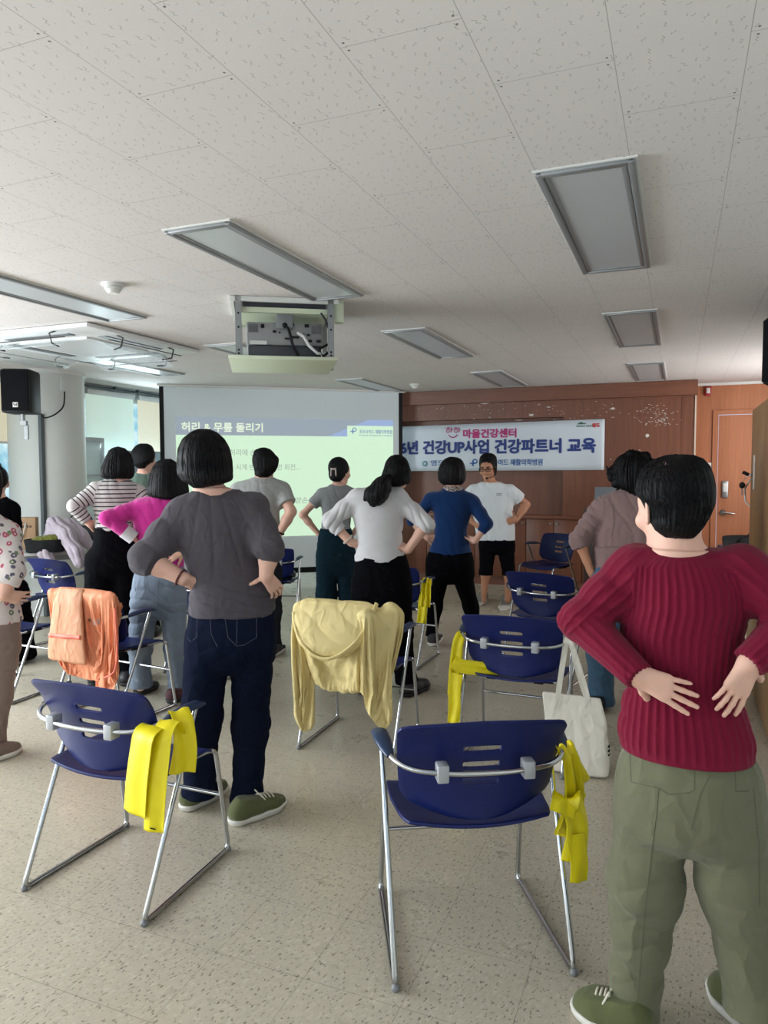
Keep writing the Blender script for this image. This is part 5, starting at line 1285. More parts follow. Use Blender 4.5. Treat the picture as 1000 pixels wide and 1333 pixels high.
stitch(red, red.pants, [[(820, 975), (822, 1018), (858, 1026)], [(905, 980), (904, 1028), (898, 1032), (870, 1034), (858, 1026), (855, 1060), (846, 1130), (838, 1210), (828, 1325)], [(956, 980), (958, 1030), (975, 1030)], [(981, 1025), (988, 1100), (989, 1180)], [(926, 978), (924, 1010), (912, 1034), (900, 1080)], [(800, 1318), (822, 1325), (846, 1330)]], .0016, ST_OL)

_rr = random.Random(3); _ls = []
for k in range(26):
    a_ = _rr.uniform(0, 6.283); r0, r1 = _rr.uniform(0, 3), _rr.uniform(4, 11); cx0, cy0 = 868, 607
    _ls.append([(cx0 + r0 * cos(a_), cy0 + .8 * r0 * sin(a_)), (cx0 + r1 * cos(a_ + .25), cy0 + .8 * r1 * sin(a_ + .25))])
stitch(red, red.hair, _ls, .0009, SKIN, 'parting', .0008)

# ---- 2 charcoal top
CHAR = cloth('charcoal_jersey', W_(78, 73, 79), .9, 1200, .35, .04, .1); DENIM = cloth('dark_indigo_denim', W_(18, 24, 42), .9, 1400, .3, .12)
def gray_top(V, N):
    zc = np.clip((1.12 - V[:, 2]) * 6, 0, 1); up = np.clip((V[:, 2] - 1.0) * 5, 0, 1)
    waist = np.exp(-((V[:, 2] - .93) / .10) ** 2)
    rad = np.arctan2(V[:, 0] + .03, 1.52 - V[:, 2]); cr = (1 - np.abs(np.sin(rad * 11 + 1.2 * wob(V, 5, 3)))) ** 2.2 - .25
    body_ = np.clip((.19 - np.abs(V[:, 0] + .0)) * 14, 0, 1)
    hor = (1 - np.abs(np.sin(V[:, 2] * 62 + V[:, 0] * 14 + 1.8 * wob(V, 9, 12)))) ** 2 - .3
    return .011 * cr * body_ * up * np.clip((1.30 - V[:, 2]) * 5, .25, 1) + .010 * hor * waist * np.clip(.7 + .6 * wob(V, 6, 9), 0, 1.2) + .012 * folds(V, (.5, .1, .9), 22, 8, .6) * (np.abs(V[:, 0] + .02) > .18) + .003 * wob(V, 16, 2)
gray = build_person((292, 1056), 'person in charcoal half-sleeve top and dark jeans with short black bob, at front left',
    [(640, 248, 310, .06, 0), (650, 236, 322, .085, 0), (665, 229, 332, .105, 0), (690, 230, 334, .12, 0), (715, 236, 338, .12, 0), (740, 243, 344, .118, 0), (765, 247, 352, .122, 0), (785, 246, 357, .130, 0), (799, 246, 358, .132, 0)],
    (279, 646, .0), (268, 608, .02),
    [(559, 258, 272, .03, 0), (563, 249, 282, .06, 0), (572, 238, 292, .09, 0), (585, 232, 299, .108, 0), (600, 230.5, 302, .113, 0), (615, 231, 303, .112, -.003), (624, 236, 302.5, .10, -.01), (630, 246, 290, .075, -.02), (635, 252, 266, .04, -.035)],
    [dict(left=True, px=[(239, 670, 0), (190, 728, -.05), (238, 753, -.085)], r=(.054, .048, .028), sleeve=('fore', .22), cuff=1.0, sr=.018, hand=dict(d=(.72, .45, -.45), n=(.35, .9, .2), curl=.7, spread=.1, k=.92, thumb=(.92, -.02, .22))),
     dict(left=False, px=[(328, 664, 0), (351, 716, -.12), (346, 749, -.135)], r=(.054, .045, .028), sleeve=('fore', .1), cuff=1.0, sr=.017, hand=dict(d=(.42, .35, -.62), n=(-.5, .85, -.1), curl=.4, spread=.15, k=.95, thumb=(-.95, .02, -.28)))],
    [dict(px=[(272, 830, 0), (262, 935, .01), (259.5, 1030, .03)], r=(.098, .080, .062), drop=.008), dict(px=[(329, 830, 0), (327, 945, .01), (322, 1044, .02)], r=(.098, .074, .062), drop=.008)],
    CHAR, DENIM, hs=1.0, face=(5, 6, 6), vox=.005, bvox=.0036, collar=.066, topdisp=gray_top, tvox=.0045, neckline=(279, 643, -.03),
    botdisp=lambda V, N: (.012 * folds(V, (.3, .1, 1), 24, 13, .8) + .007 * folds(V, (-.5, .1, 1), 40, 31, .7)) * np.clip(1.0 - V[:, 2] * .8, .2, 1) + .003 * wob(V, 16, 6),
    pel=[(790, 246, 357, .115, 0), (815, 245, 358, .125, -.005), (840, 245.5, 358, .125, -.01), (860, 247, 356, .11, 0), (874, 265, 338, .07, 0)],
    shoes=[dict(heel=(240, 1056), toe=(293, 1027), m=OLIVE_SH, s=SOLE_W, laces=None, h=.09), dict(heel=(302, 1075), toe=(370, 1047), m=OLIVE_SH, s=SOLE_W, laces=LACE, h=.09)],
    strand_n=1600, nstr=.0007, neckr=.055, shoulder_r=.05, crotch=.025)
stitch(gray, gray.pants, [[(292, 800), (297, 830), (308, 841), (317, 840), (334, 830), (334, 797)], [(309, 798), (308, 838)], [(257, 800), (256, 829), (248, 836), (244, 830)], [(273, 798), (275, 826), (283, 842)]], .0012, plain('faded_thread', W_(96, 92, 104), .9))
cuff_ring(gray, gray.A[0], .93, 'bead_bracelet', plain('dark_red_beads', W_(92, 40, 40), .3), .033, .0055, 20)

# ---- 3 magenta sweater
PINK = cloth('magenta_knit', W_(190, 44, 136), .9, 900, .15, .03, .3); LJ = cloth('washed_blue_denim', W_(118, 130, 146), .9, 1200, .3, .2)
pink = build_person((212, 908), 'person in magenta sweater and faded blue jeans with a long black bob',
    [(648, 190, 238, .06, 0), (656, 178, 246, .09, 0), (675, 174, 248, .105, 0), (700, 177, 245, .105, 0), (722, 176, 240, .105, 0), (744, 174, 240, .115, 0)],
    (214, 650, 0), (219, 626, .02),
    [(597.5, 212, 222, .03, 0), (601, 205, 228, .07, 0), (608, 199, 235, .092, 0), (618, 195, 240, .105, 0), (630, 192, 244.5, .108, 0), (640, 190.5, 246, .104, 0), (646, 194, 243, .095, -.005), (650, 206, 236, .07, -.01)],
    [dict(left=True, px=[(182, 661, 0), (140, 674, -.06), (170, 697, -.05)], r=(.042, .036, .026), sleeve=('fore', .8), cuff=.8, hand=dict(d=(.6, .5, -.65), n=(.7, .3, .1), curl=.5)),
     dict(left=False, px=[(242, 662, 0), (262, 690, -.1), (238, 716, -.12)], r=(.042, .036, .026), sleeve=('fore', .8), cuff=.8, hand=dict(d=(-.85, .1, -.5), n=(-.1, 1, .1), curl=.2, k=.9))],
    [dict(px=[(190, 775, 0), (183, 840, .02), (183, 892, .05)], r=(.092, .070, .064), drop=.0), dict(px=[(224, 775, 0), (229, 845, .0), (232, 904, 0)], r=(.092, .066, .056), drop=.0)],
    PINK, LJ, vox=.0055, face=(0, 5, 4), pel=[(738, 176, 239, .10, 0), (760, 172, 241, .115, -.01), (780, 171, 242, .115, -.01), (797, 172, 241, .09, 0), (805, 185, 230, .06, 0)], collar=.06,
    botdisp=lambda V, N: .008 * folds(V, (.3, .1, 1), 38, 3, 1.0) + .003 * wob(V, 18, 6),
    shoes=[dict(heel=(180, 905), toe=(202, 894), m=BLK_SH, s=SOLE_B, h=.07), dict(heel=(222, 916), toe=(250, 903), m=plain('maroon_suede', W_(64, 24, 32), .8), s=SOLE_B, h=.07)], strand_n=700, nstr=.0009)
p = pink.A[0]['p']; d = unit_(p[2] - p[1]); a_ = p[1] + (p[2] - p[1]) * .72; MB().cyl(a_, a_ + d * .075, .046, .044, 24).build('white_cuff', plain('white_cotton', W_(206, 204, 206), .9), pink.o)
stitch(pink, pink.pants, [[(190, 745), (194, 768), (206, 778)], [(176, 746), (176, 770)], [(207, 745), (206, 790)]], .0016, plain('grey_thread', W_(84, 92, 106), .9))

# ---- 4 striped top
def stripe_mat():
    m, nt, b = newmat('striped_jersey'); t = NT(nt); a = t.n('ShaderNodeAttribute'); a.attribute_name = 'stripe'
    f = t.math('FLOORED_MODULO', a.outputs['Fac'], 1.0); s_ = t.math('GREATER_THAN', f, .72)
    t.link(t.mix(s_, W_(190, 184, 182), W_(40, 38, 46)), b.inputs['Base Color']); b.inputs['Roughness'].default_value = .9; return m
def stripe_attr(P, A, T, nb):
    def f(V):
        z = V[:, 2] / .0285
        Ts = sorted(T); cxx = np.interp(V[:, 2], [t[0] for t in Ts], [t[1] for t in Ts]); aa = np.interp(V[:, 2], [t[0] for t in Ts], [t[3] for t in Ts])
        for a in A:
            p = a['p']; sgn = -1 if a['left'] else 1; L0 = np.linalg.norm(p[1] - p[0]); bd = np.full(len(V), 9.); val = z.copy()
            for i in (0, 1):
                b = p[i + 1] - p[i]; t = np.clip(((V - p[i]) @ b) / (b @ b), 0, 1); dist = np.linalg.norm(V - p[i] - t[:, None] * b, axis=1)
                w = (t * np.linalg.norm(b) + (L0 if i else 0)) / .0285; m_ = dist < bd; val = np.where(m_, w, val); bd = np.minimum(bd, dist)
            arm = (bd < .075) & ((V[:, 0] - (cxx + sgn * aa * .97)) * sgn > -.004); z = np.where(arm, val, z)
        return z
    return {'stripe': f}
BLKP = cloth('black_trouser_cloth', W_(10, 10, 14), .9, 900, .25, .1)
strp = build_person((148, 886), 'person in black and white striped top and wide black trousers, by the round column',
    [(626, 138, 168, .05, 0), (632, 126, 180, .08, 0), (645, 121, 178, .10, 0), (665, 122, 174, .10, 0), (680, 124, 173, .10, 0), (692, 124, 174, .108, 0)],
    (156, 628, 0), (155, 606, .02),
    [(586, 152, 162, .03, 0), (589, 144, 168, .07, 0), (596, 138, 172, .095, 0), (605, 134, 174, .108, 0), (613, 131, 175, .11, 0), (619, 132, 174, .10, 0), (623, 138, 170, .075, -.01)],
    [dict(left=True, px=[(126, 638, 0), (97, 659, -.05), (116, 681, -.02)], r=(.042, .036, .025), sleeve=('fore', .82), hand=HIPL),
     dict(left=False, px=[(180, 642, 0), (202, 664, -.05), (178, 690, -.04)], r=(.042, .036, .025), sleeve=('fore', .82), hand=HIPR)],
    [dict(px=[(132, 730, 0), (128, 800, .02), (126, 874, .03)], r=(.11, .088, .085), drop=0), dict(px=[(164, 730, 0), (164, 800, .0), (166, 874, .0)], r=(.11, .085, .085), drop=0)],
    stripe_mat(), BLKP, face=(0, 6, -4), pel=[(686, 124, 174, .10, 0), (705, 121, 176, .115, -.01), (735, 118, 177, .12, -.01), (752, 122, 174, .09, 0)], attrs=stripe_attr, collar=.06, hair_disp=.006, tvox=.005,
    shoes=[dict(heel=(122, 894), toe=(132, 880), m=BLK_SH, s=SOLE_B), dict(heel=(164, 894), toe=(170, 880), m=BLK_SH, s=SOLE_B)])

# ---- 5 green top, half hidden
GRN = cloth('grey_green_jersey', W_(98, 118, 108), .9, 900, .2, .04)
grn = build_person((186, 826), 'person in grey-green top with short black hair, half hidden behind the striped top',
    [(617, 178, 200, .05, 0), (624, 168, 206, .08, 0), (640, 166, 206, .1, 0), (665, 169, 204, .1, 0), (690, 168, 206, .105, 0), (700, 168, 206, .105, 0)],
    (188, 618, 0), (188, 598, .02),
    [(577.5, 182, 192, .03, 0), (580, 177, 197, .06, 0), (586, 172, 200.5, .085, 0), (593, 170.5, 202, .095, 0), (600, 172, 200, .092, -.005), (606, 175, 192, .06, -.02), (610, 180, 189, .03, -.03)],
    [dict(left=True, px=[(170, 632, 0), (152, 656, -.05), (168, 680, -.02)], r=(.042, .036, .025), sleeve=('upper', .75), hand=HIPL), dict(left=False, px=[(204, 632, 0), (222, 656, -.05), (206, 680, -.02)], r=(.042, .036, .025), sleeve=('upper', .75), hand=HIPR)],
    [dict(px=[(177, 722, 0), (176, 770, .02), (175, 816, .03)], r=(.085, .06, .055)), dict(px=[(197, 722, 0), (198, 770, .0), (199, 816, .0)], r=(.085, .06, .055))],
    GRN, BLKP, face=(48, 0, 0), pel=[(694, 168, 206, .1, 0), (710, 167, 207, .11, -.01), (735, 168, 206, .1, 0), (742, 175, 200, .06, 0)], vox=.007,
    shoes=[dict(heel=(173, 830), toe=(178, 820), m=BLK_SH, s=SOLE_B), dict(heel=(199, 830), toe=(204, 820), m=BLK_SH, s=SOLE_B)])

# ---- 6 man in grey T-shirt
GRY = cloth('light_grey_jersey', W_(168, 170, 168), .9, 900, .25, .03); DKP = cloth('dark_grey_trousers', W_(40, 42, 48), .9, 900, .25, .06)
man = build_person((340, 850), 'man in light grey T-shirt with short black hair facing the screen',
    [(622, 328, 358, .06, 0), (630, 310, 372, .09, 0), (645, 306, 368, .11, 0), (665, 309, 364, .115, 0), (690, 312, 364, .115, 0), (715, 312, 363, .12, 0), (728, 312, 363, .12, 0)],
    (343, 627, 0), (345, 605, .02),
    [(584, 338, 346, .03, 0), (586, 333, 351, .06, 0), (591, 330.5, 357, .085, 0), (598, 329, 362.5, .1, 0), (606, 330, 361.5, .1, -.003), (613, 332, 358, .085, -.01), (619, 333, 353, .055, -.025), (622, 336, 350, .03, -.035)],
    [dict(left=True, px=[(311, 640, 0), (294, 668, -.08), (312, 698, -.06)], r=(.052, .042, .028), sleeve=('upper', .62), sr=.02, hand=HIPL), dict(left=False, px=[(367, 640, 0), (379, 666, -.10), (363, 696, -.08)], r=(.052, .042, .028), sleeve=('upper', .62), sr=.02, hand=HIPR)],
    [dict(px=[(326, 745, 0), (324, 795, .02), (322, 842, .03)], r=(.1, .075, .065)), dict(px=[(352, 745, 0), (354, 795, .0), (355, 842, .0)], r=(.1, .075, .065))],
    GRY, DKP, face=(22, 4, 0), pel=[(722, 312, 363, .115, 0), (740, 311, 363, .12, -.01), (760, 312, 362, .1, 0), (768, 322, 352, .06, 0)], vox=.006, hs=1.05, hair_disp=.006, neckr=.056, collar=.062,
    shoes=[dict(heel=(316, 853), toe=(326, 842), m=BLK_SH, s=SOLE_W), dict(heel=(351, 857), toe=(368, 844), m=BLK_SH, s=SOLE_W)])
cuff_ring(man, man.A[1], .9, 'wristwatch', M_BLACK, .032, .007)

# ---- 7 woman with hair clip
TEALJ = cloth('dark_teal_denim', W_(26, 45, 56), .9, 1200, .25, .1); GRY2 = cloth('mid_grey_rib', W_(138, 141, 143), .9, 900, .15, .03)
clip = build_person((436, 832), 'person in fitted grey T-shirt and dark teal jeans with a claw clip in pinned-up hair',
    [(632, 430, 452, .045, 0), (638, 419, 460, .075, 0), (650, 417, 459, .09, 0), (668, 420, 457, .088, 0), (685, 418, 456, .088, 0), (694, 418, 457, .092, 0)],
    (441, 634, 0), (442, 614, .02),
    [(597, 437, 443, .03, 0), (599, 433, 448, .06, -.0), (604, 430, 452, .082, 0), (611, 428.5, 454, .092, -.003), (618, 428, 450, .085, -.012), (624, 430, 446, .06, -.03), (627, 434, 443, .035, -.035)],
    [dict(left=True, px=[(419, 644, 0), (394, 670, -.03), (414, 694, .0)], r=(.038, .030, .022), sleeve=('upper', .5), hand=HIPL), dict(left=False, px=[(457, 644, 0), (480, 668, -.03), (460, 694, .0)], r=(.038, .030, .022), sleeve=('upper', .5), hand=HIPR)],
    [dict(px=[(426, 725, 0), (425, 775, .01), (424, 822, .02)], r=(.095, .082, .085)), dict(px=[(449, 725, 0), (455, 775, .0), (460, 822, .0)], r=(.095, .082, .085))],
    GRY2, TEALJ, face=(42, 4, 0), pel=[(688, 417, 457, .088, 0), (700, 414, 460, .1, -.01), (725, 412, 463, .11, -.01), (742, 414, 461, .1, 0), (752, 422, 452, .05, 0)], vox=.006, neckr=.042, collar=.055, shoulder_r=.04, face_cut_r=(.068, .09, .10),
    shoes=[dict(heel=(424, 836), toe=(428, 825), m=BLK_SH, s=SOLE_W), dict(heel=(460, 836), toe=(464, 825), m=BLK_SH, s=SOLE_W)])
cp = clip.L(434, 614, -.105); m_ = MB()
for dx in (-.018, .018): m_.tube([cp + np.array([dx, 0, .03]), cp + np.array([dx * 1.1, -.012, 0]), cp + np.array([dx * 1.2, 0, -.035])], .005, 6)
m_.box(cp + np.array([0, -.008, .022]), (.045, .012, .016), .003).build('claw_clip', plain('pearl_clip', W_(206, 186, 178), .3), clip.hair)

# ---- 8 white top, ponytail
WHT = cloth('white_cotton', W_(226, 221, 215), .9, 900, .35, .02); 
def pony(S, P, hc, R_):
    L = P.L; S.chain([L(502, 624, -.09), L(497, 634, -.12), L(489, 645, -.13), L(486, 655, -.13)], [.032, .058, .060, .022], .03, .02); S.cap(L(480, 640, -.12), L(476, 650, -.11), .025, .012, .02); S.cap(L(494, 655, -.12), L(500, 648, -.11), .012, .02, .02)
def white_top(V, N):
    arm = (V[:, 0] < -.2) | (V[:, 0] > .1)
    return .006 * folds(V, (.4, .1, 1), 38, 5, .9) * np.exp(-((V[:, 2] - .95) / .09) ** 2) + .009 * folds(V, (.75, 0, -.45), 52, 7, .7) * (V[:, 0] < -.24) + .009 * folds(V, (.75, 0, .45), 52, 7, .7) * (V[:, 0] > .06) + .003 * wob(V, 20, 2)
wht = build_person((505, 904), 'person in white top and wide black trousers with a low ponytail, bending the head forward',
    [(634, 482, 516, .05, .02), (641, 464, 524, .085, .01), (655, 459, 525, .10, 0), (675, 460, 525, .108, 0), (695, 464, 523, .105, 0), (712, 466, 523, .108, 0), (724, 462, 528, .118, 0), (731, 462, 528, .12, 0)],
    (502, 636, .03), (515, 618, .06),
    [(597, 513, 524, .03, .02), (600, 508, 528, .06, .02), (606, 503, 532, .085, .02), (613, 499, 534.5, .098, .02), (621, 497, 535, .098, .015), (628, 498, 533, .085, .005), (633, 502, 522, .05, -.01)],
    [dict(left=True, px=[(466, 648, 0), (430, 678, -.04), (457, 706, -.02)], r=(.044, .038, .027), sleeve=('fore', .48), cuff=.9, sr=.013, hand=dict(d=(.8, .5, -.3), n=(.4, .8, .2), curl=.5, k=.95, thumb=(.7, -.4, .3))),
     dict(left=False, px=[(519, 648, 0), (555, 682, -.05), (531, 716, -.06)], r=(.044, .038, .027), sleeve=('fore', .2), cuff=1.0, sr=.013, hand=dict(d=(-.6, .6, .35), n=(-.3, .7, -.5), curl=.45, k=.95, thumb=(-.9, -.1, .4)))],
    [dict(px=[(478, 760, 0), (478, 825, .02), (476, 890, .05)], r=(.105, .095, .095)), dict(px=[(515, 760, 0), (518, 820, .0), (530, 888, .0)], r=(.105, .095, .062))],
    WHT, BLKP, face=(30, 38, 8), pel=[(722, 463, 528, .11, 0), (745, 460, 534, .125, -.01), (770, 458, 536, .125, -.01), (790, 460, 535, .1, 0), (800, 475, 520, .06, 0)], vox=.005, hair_extra=pony, topdisp=white_top, hair_disp=.004, collar=.058, tvox=.005,
    shoes=[dict(heel=(474, 905), toe=(484, 890), m=BLK_SH, s=SOLE_B, w=.05), dict(heel=(526, 908), toe=(556, 893), m=BLK_SH, s=SOLE_B, w=.05, h=.1)], strand_n=400, nstr=.0009)
cuff_ring(wht, wht.A[0], .86, 'bracelet', plain('cream_beads', W_(196, 184, 168), .4), .034, .007, 14)

# ---- 9 blue top
BLU = cloth('royal_blue_knit', W_(10, 46, 94), .9, 900, .12, .04, .2)
blu = build_person((588, 840), 'person in royal blue sweater and black leggings with legs apart and a patterned neck scarf',
    [(638, 578, 602, .05, 0), (643, 564, 614, .08, 0), (655, 562, 614, .098, 0), (672, 565, 612, .1, 0), (690, 566, 608, .098, 0), (705, 562, 611, .105, 0), (724, 557, 615, .115, 0)],
    (590, 638, 0), (588, 615, .015),
    [(595.5, 584, 595, .03, 0), (598, 579, 600, .065, 0), (604, 574, 604, .09, 0), (612, 571, 606, .102, 0), (620, 570, 606.5, .104, 0), (626, 572, 605, .095, -.003), (631, 577, 601, .075, -.01)],
    [dict(left=True, px=[(562, 650, 0), (537, 678, -.03), (556, 700, -.05)], r=(.042, .036, .025), sleeve=('fore', .1), hand=dict(d=(.85, .2, -.1), n=(.1, 1, .1), curl=.2, k=.95)),
     dict(left=False, px=[(616, 654, 0), (634, 682, -.05), (619, 704, -.07)], r=(.042, .036, .025), sleeve=('fore', .5), hand=dict(d=(-.62, .55, .1), n=(-.4, .8, .2), curl=.35, k=.98, thumb=(-.8, -.2, .55)))],
    [dict(px=[(571, 750, 0), (565, 790, .02), (562, 828, .03)], r=(.088, .062, .042)), dict(px=[(602, 750, 0), (613, 790, .02), (622, 830, .03)], r=(.088, .060, .042))],
    BLU, BLKP, pel=[(718, 558, 614, .11, 0), (732, 554, 617, .12, -.01), (748, 554, 618, .115, 0), (760, 565, 608, .06, 0)], vox=.006, face=(0, 0, 0), hair_disp=.004,
    topdisp=lambda V, N: .003 * folds(V, (1, .1, .3), 30, 3) + .002 * wob(V, 20, 2), botdisp=lambda V, N: .003 * wob(V, 22, 3),
    shoes=[dict(heel=(563, 842), toe=(570, 829), m=plain('dark_grey_mesh_shoe', W_(52, 50, 52), .8), s=SOLE_W, w=.048), dict(heel=(621, 844), toe=(632, 832), m=plain('dark_grey_mesh_shoe', W_(52, 50, 52), .8), s=SOLE_W, w=.048)], collar=.06)
m_, nt_, b_ = newmat('patterned_scarf'); t = NT(nt_); v_ = t.n('ShaderNodeTexVoronoi'); t.link(t.obj(), v_.inputs['Vector']); v_.inputs['Scale'].default_value = 70
t.link(t.mix(t.math('GREATER_THAN', v_.outputs['Distance'], .45), W_(70, 62, 66), W_(176, 166, 160)), b_.inputs['Base Color']); b_.inputs['Roughness'].default_value = .9
MB().tube([blu.nb + np.array([.062 * cos(2 * pi * k / 24), .06 * sin(2 * pi * k / 24), .008 + .006 * sin(3 * k)]) for k in range(24)], .022, 10, closed=True).build('scarf', m_, blu.o)

# ---- 10 instructor facing the camera
TEE = cloth('white_tee_cotton', W_(214, 220, 224), .9, 900, .25, .02)
ins = build_person((642, 790), 'man in white T-shirt and black knee-length pants with glasses and headset, facing the group',
    [(628, 626, 652, .06, 0), (635, 614, 664, .09, 0), (648, 611, 669, .11, 0), (665, 615, 668, .115, 0), (685, 618, 670, .118, 0), (703, 622, 671, .12, 0)],
    (639, 631, 0), (635.5, 610, -.03),
    [(590, 631, 640, .03, 0), (592, 627.5, 644, .06, 0), (596, 625, 646.5, .085, 0), (602, 624, 647, .09, .01), (608, 624.5, 647, .085, .02), (614, 626, 646.5, .06, .04), (619, 629, 645, .035, .055)],
    [dict(left=False, px=[(617, 640, 0), (594, 660, .03), (618, 682, -.04)], r=(.050, .040, .027), sleeve=('upper', .62), sr=.025, hand=dict(d=(.5, -.75, -.35), n=(.85, .2, .2), curl=.4, thumb=(.6, .5, .2))),
     dict(left=True, px=[(664, 640, 0), (685, 657, .05), (672, 677, -.06)], r=(.050, .042, .028), sleeve=('upper', .62), sr=.025, hand=dict(d=(-.85, -.3, -.15), n=(-.3, .9, -.1), curl=.4, k=1.0, thumb=(.0, -.5, .8)))],
    [dict(px=[(635, 716, 0), (632.5, 747, -.02), (630, 774, .01)], r=(.088, .062, .042)), dict(px=[(659, 716, 0), (663, 749, -.02), (661, 780, .01)], r=(.088, .062, .042))],
    TEE, BLKP, skin=SKIN2, front=True, face=(18, 12, 0), hs=1.03, pel=[(698, 624, 670, .11, 0), (710, 623, 671, .12, 0), (717, 625, 670, .10, 0), (722, 634, 660, .05, 0)], vox=.006, neckr=.054, collar=.066, hair_disp=.004, face_cut_r=(.07, .10, .115),
    topdisp=lambda V, N: .007 * folds(V, (1, .2, .3), 26, 3, .9) + .003 * wob(V, 18, 2))
# the knee-length pants stop below the knee: re-cut, and show the calves as skin
def cut_below(o, z):
    bm = bmesh.new(); bm.from_mesh(o.data); r = bmesh.ops.bisect_plane(bm, geom=bm.verts[:] + bm.edges[:] + bm.faces[:], plane_co=(0, 0, z), plane_no=(0, 0, -1), clear_outer=True); bm.to_mesh(o.data); bm.free()
zk = ins.L(640, 748, 0)[2]; cut_below(ins.pants, zk)
GRYSH = plain('grey_running_shoe', W_(128, 126, 124), .7, var=.35, nscale=60)
for i, (h_, t_) in enumerate((((631, 779), (622, 790)), ((660, 783), (655, 797)))): shoe(ins, ins.floor(*h_), ins.floor(*t_), GRYSH, SOLE_W, .05, .085)
c_, R_h = ins.hc, ins.R; HH = lambda *p: c_ + R_h @ (np.array(p) * 1.03)
gl = MB()
for sx in (-1, 1):
    gl.tube([HH(sx * .034 + .026 * cos(a), .108 - abs(cos(a)) * .004, .008 + .017 * sin(a)) for a in [2 * pi * k / 20 for k in range(20)]], .0032, 6, closed=True); gl.tube([HH(sx * .06, .104, .012), HH(sx * .08, .04, .01), HH(sx * .08, -.01, .005)], .003, 6)
gl.tube([HH(-.008, .112, .012), HH(.008, .112, .012)], .003, 6); gl.build('glasses', M_BLACK, ins.o)
eb = MB()
for sx in (-1, 1): eb.ball(HH(sx * .032, .088, .009), .011, (1.1, .7, .6), u=10, v=8)
eb.build('eyes', plain('dark_eye', W_(40, 30, 28), .3), ins.o)
br = MB()
for sx in (-1, 1): br.tube([HH(sx * .016, .096, .032), HH(sx * .034, .098, .037), HH(sx * .052, .085, .032)], .0042, 6)
br.build('eyebrows', HAIR, ins.o)
hs_ = MB().tube([HH(-.075, .0, -.01), HH(-.085, -.02, .05), HH(-.07, -.06, .06), HH(0, -.11, .03), HH(.07, -.06, .06), HH(.085, -.02, .05), HH(.075, .0, -.01)], .005, 8, fillet=.04)
for sx in (-1, 1): hs_.ball(HH(sx * .083, .0, -.01), .022, (.6, 1, 1.2), u=12, v=8)
hs_.tube([HH(-.085, .01, -.03), HH(-.075, .07, -.07), HH(-.03, .115, -.075)], .004, 6).ball(HH(-.02, .118, -.074), .012, u=10, v=8); hs_.build('headset', M_BLACK, ins.o)
lg = MB(); q = ins.L(649.5, 643.5, -.118)
for k in range(2):
    for i in range(4): lg.box(q + np.array([-.02 + i * .014, -.006, .008 - k * .016]), (.010, .006, .006))
lg.build('chest_print', plain('dark_print', W_(60, 66, 84), .8), ins.shirt)

# ---- 11 mauve shirt
MAUV = cloth('mauve_cotton_shirt', W_(128, 104, 102), .9, 700, .35, .03); MJ = cloth('mid_blue_denim', W_(60, 88, 112), .9, 1200, .25, .1)
def curls(S, P, hc, R_):
    L = P.L
    for (x, y, r) in [(800, 614, .03), (797, 622, .022), (802, 630, .022), (812, 600, .03), (840, 595, .03), (852, 604, .03), (806, 640, .018), (812, 645, .014), (822, 592, .03), (846, 640, .03), (832, 650, .03)]: S.ell(L(x, y, -.02), (r, r * 1.4, r * .9), .015)
    S.chain([L(802, 612, -.04), L(793, 613, -.05), L(789, 606, -.05)], [.012, .006, .003], .01, .01); S.chain([L(800, 620, -.03), L(794, 620, -.03), L(790, 616, -.03)], [.012, .006, .003], .01, .01)
mau = build_person((808, 926), 'person in mauve shirt with rolled sleeves and blue jeans, curly black hair, beside the lectern',
    [(636, 806, 844, .05, 0), (648, 784, 864, .085, 0), (662, 776, 872, .105, 0), (685, 777, 870, .11, 0), (710, 772, 868, .108, 0), (730, 774, 866, .11, 0), (744, 774, 868, .118, 0)],
    (825, 642, 0), (826, 616, .02),
    [(590, 818, 834, .04, 0), (594, 809, 843, .075, 0), (602, 801, 851, .10, 0), (612, 797, 855, .112, 0), (622, 798, 856, .112, 0), (632, 803, 853, .10, -.005), (640, 814, 849, .08, -.015), (648, 824, 844, .05, -.03)],
    [dict(left=True, px=[(783, 664, 0), (754, 702, -.04), (764, 730, -.04)], r=(.046, .04, .027), sleeve=('fore', .35), cuff=1.3, sr=.018, hand=dict(d=(.3, .25, -.9), n=(.75, .55, .1), curl=.3, k=1.0, thumb=(.85, -.1, -.5))),
     dict(left=False, px=[(866, 664, 0), (894, 700, -.04), (872, 728, -.04)], r=(.046, .04, .027), sleeve=('fore', .35), cuff=1.2, sr=.018, hand=HIPR)],
    [dict(px=[(790, 780, 0), (783, 850, .02), (782, 915, .03)], r=(.105, .082, .072)), dict(px=[(842, 780, 0), (850, 850, .02), (856, 915, .03)], r=(.105, .082, .072))],
    MAUV, MJ, skin=SKIN2, face=(-15, 10, 0), pel=[(738, 774, 866, .11, 0), (760, 768, 870, .125, -.01), (785, 766, 872, .12, -.005), (805, 772, 866, .09, 0), (815, 790, 848, .05, 0)], hair_disp=.010, hair_extra=curls, vox=.0055, collar=.055, tvox=.005,
    topdisp=lambda V, N: .007 * folds(V, (1, .1, .45), 30, 5, .9) + .008 * folds(V, (.5, .1, .9), 55, 8, .8) * (V[:, 0] < -.13) + .003 * wob(V, 20, 2),
    shoes=[dict(heel=(778, 930), toe=(776, 914), m=BLK_SH, s=SOLE_B), dict(heel=(858, 930), toe=(862, 914), m=BLK_SH, s=SOLE_B)])
stitch(mau, mau.shirt, [[(772, 713), (800, 712), (840, 713), (866, 714)], [(798, 656), (800, 680), (796, 700)]], .003, plain('mauve_seam', W_(104, 84, 84), .9))
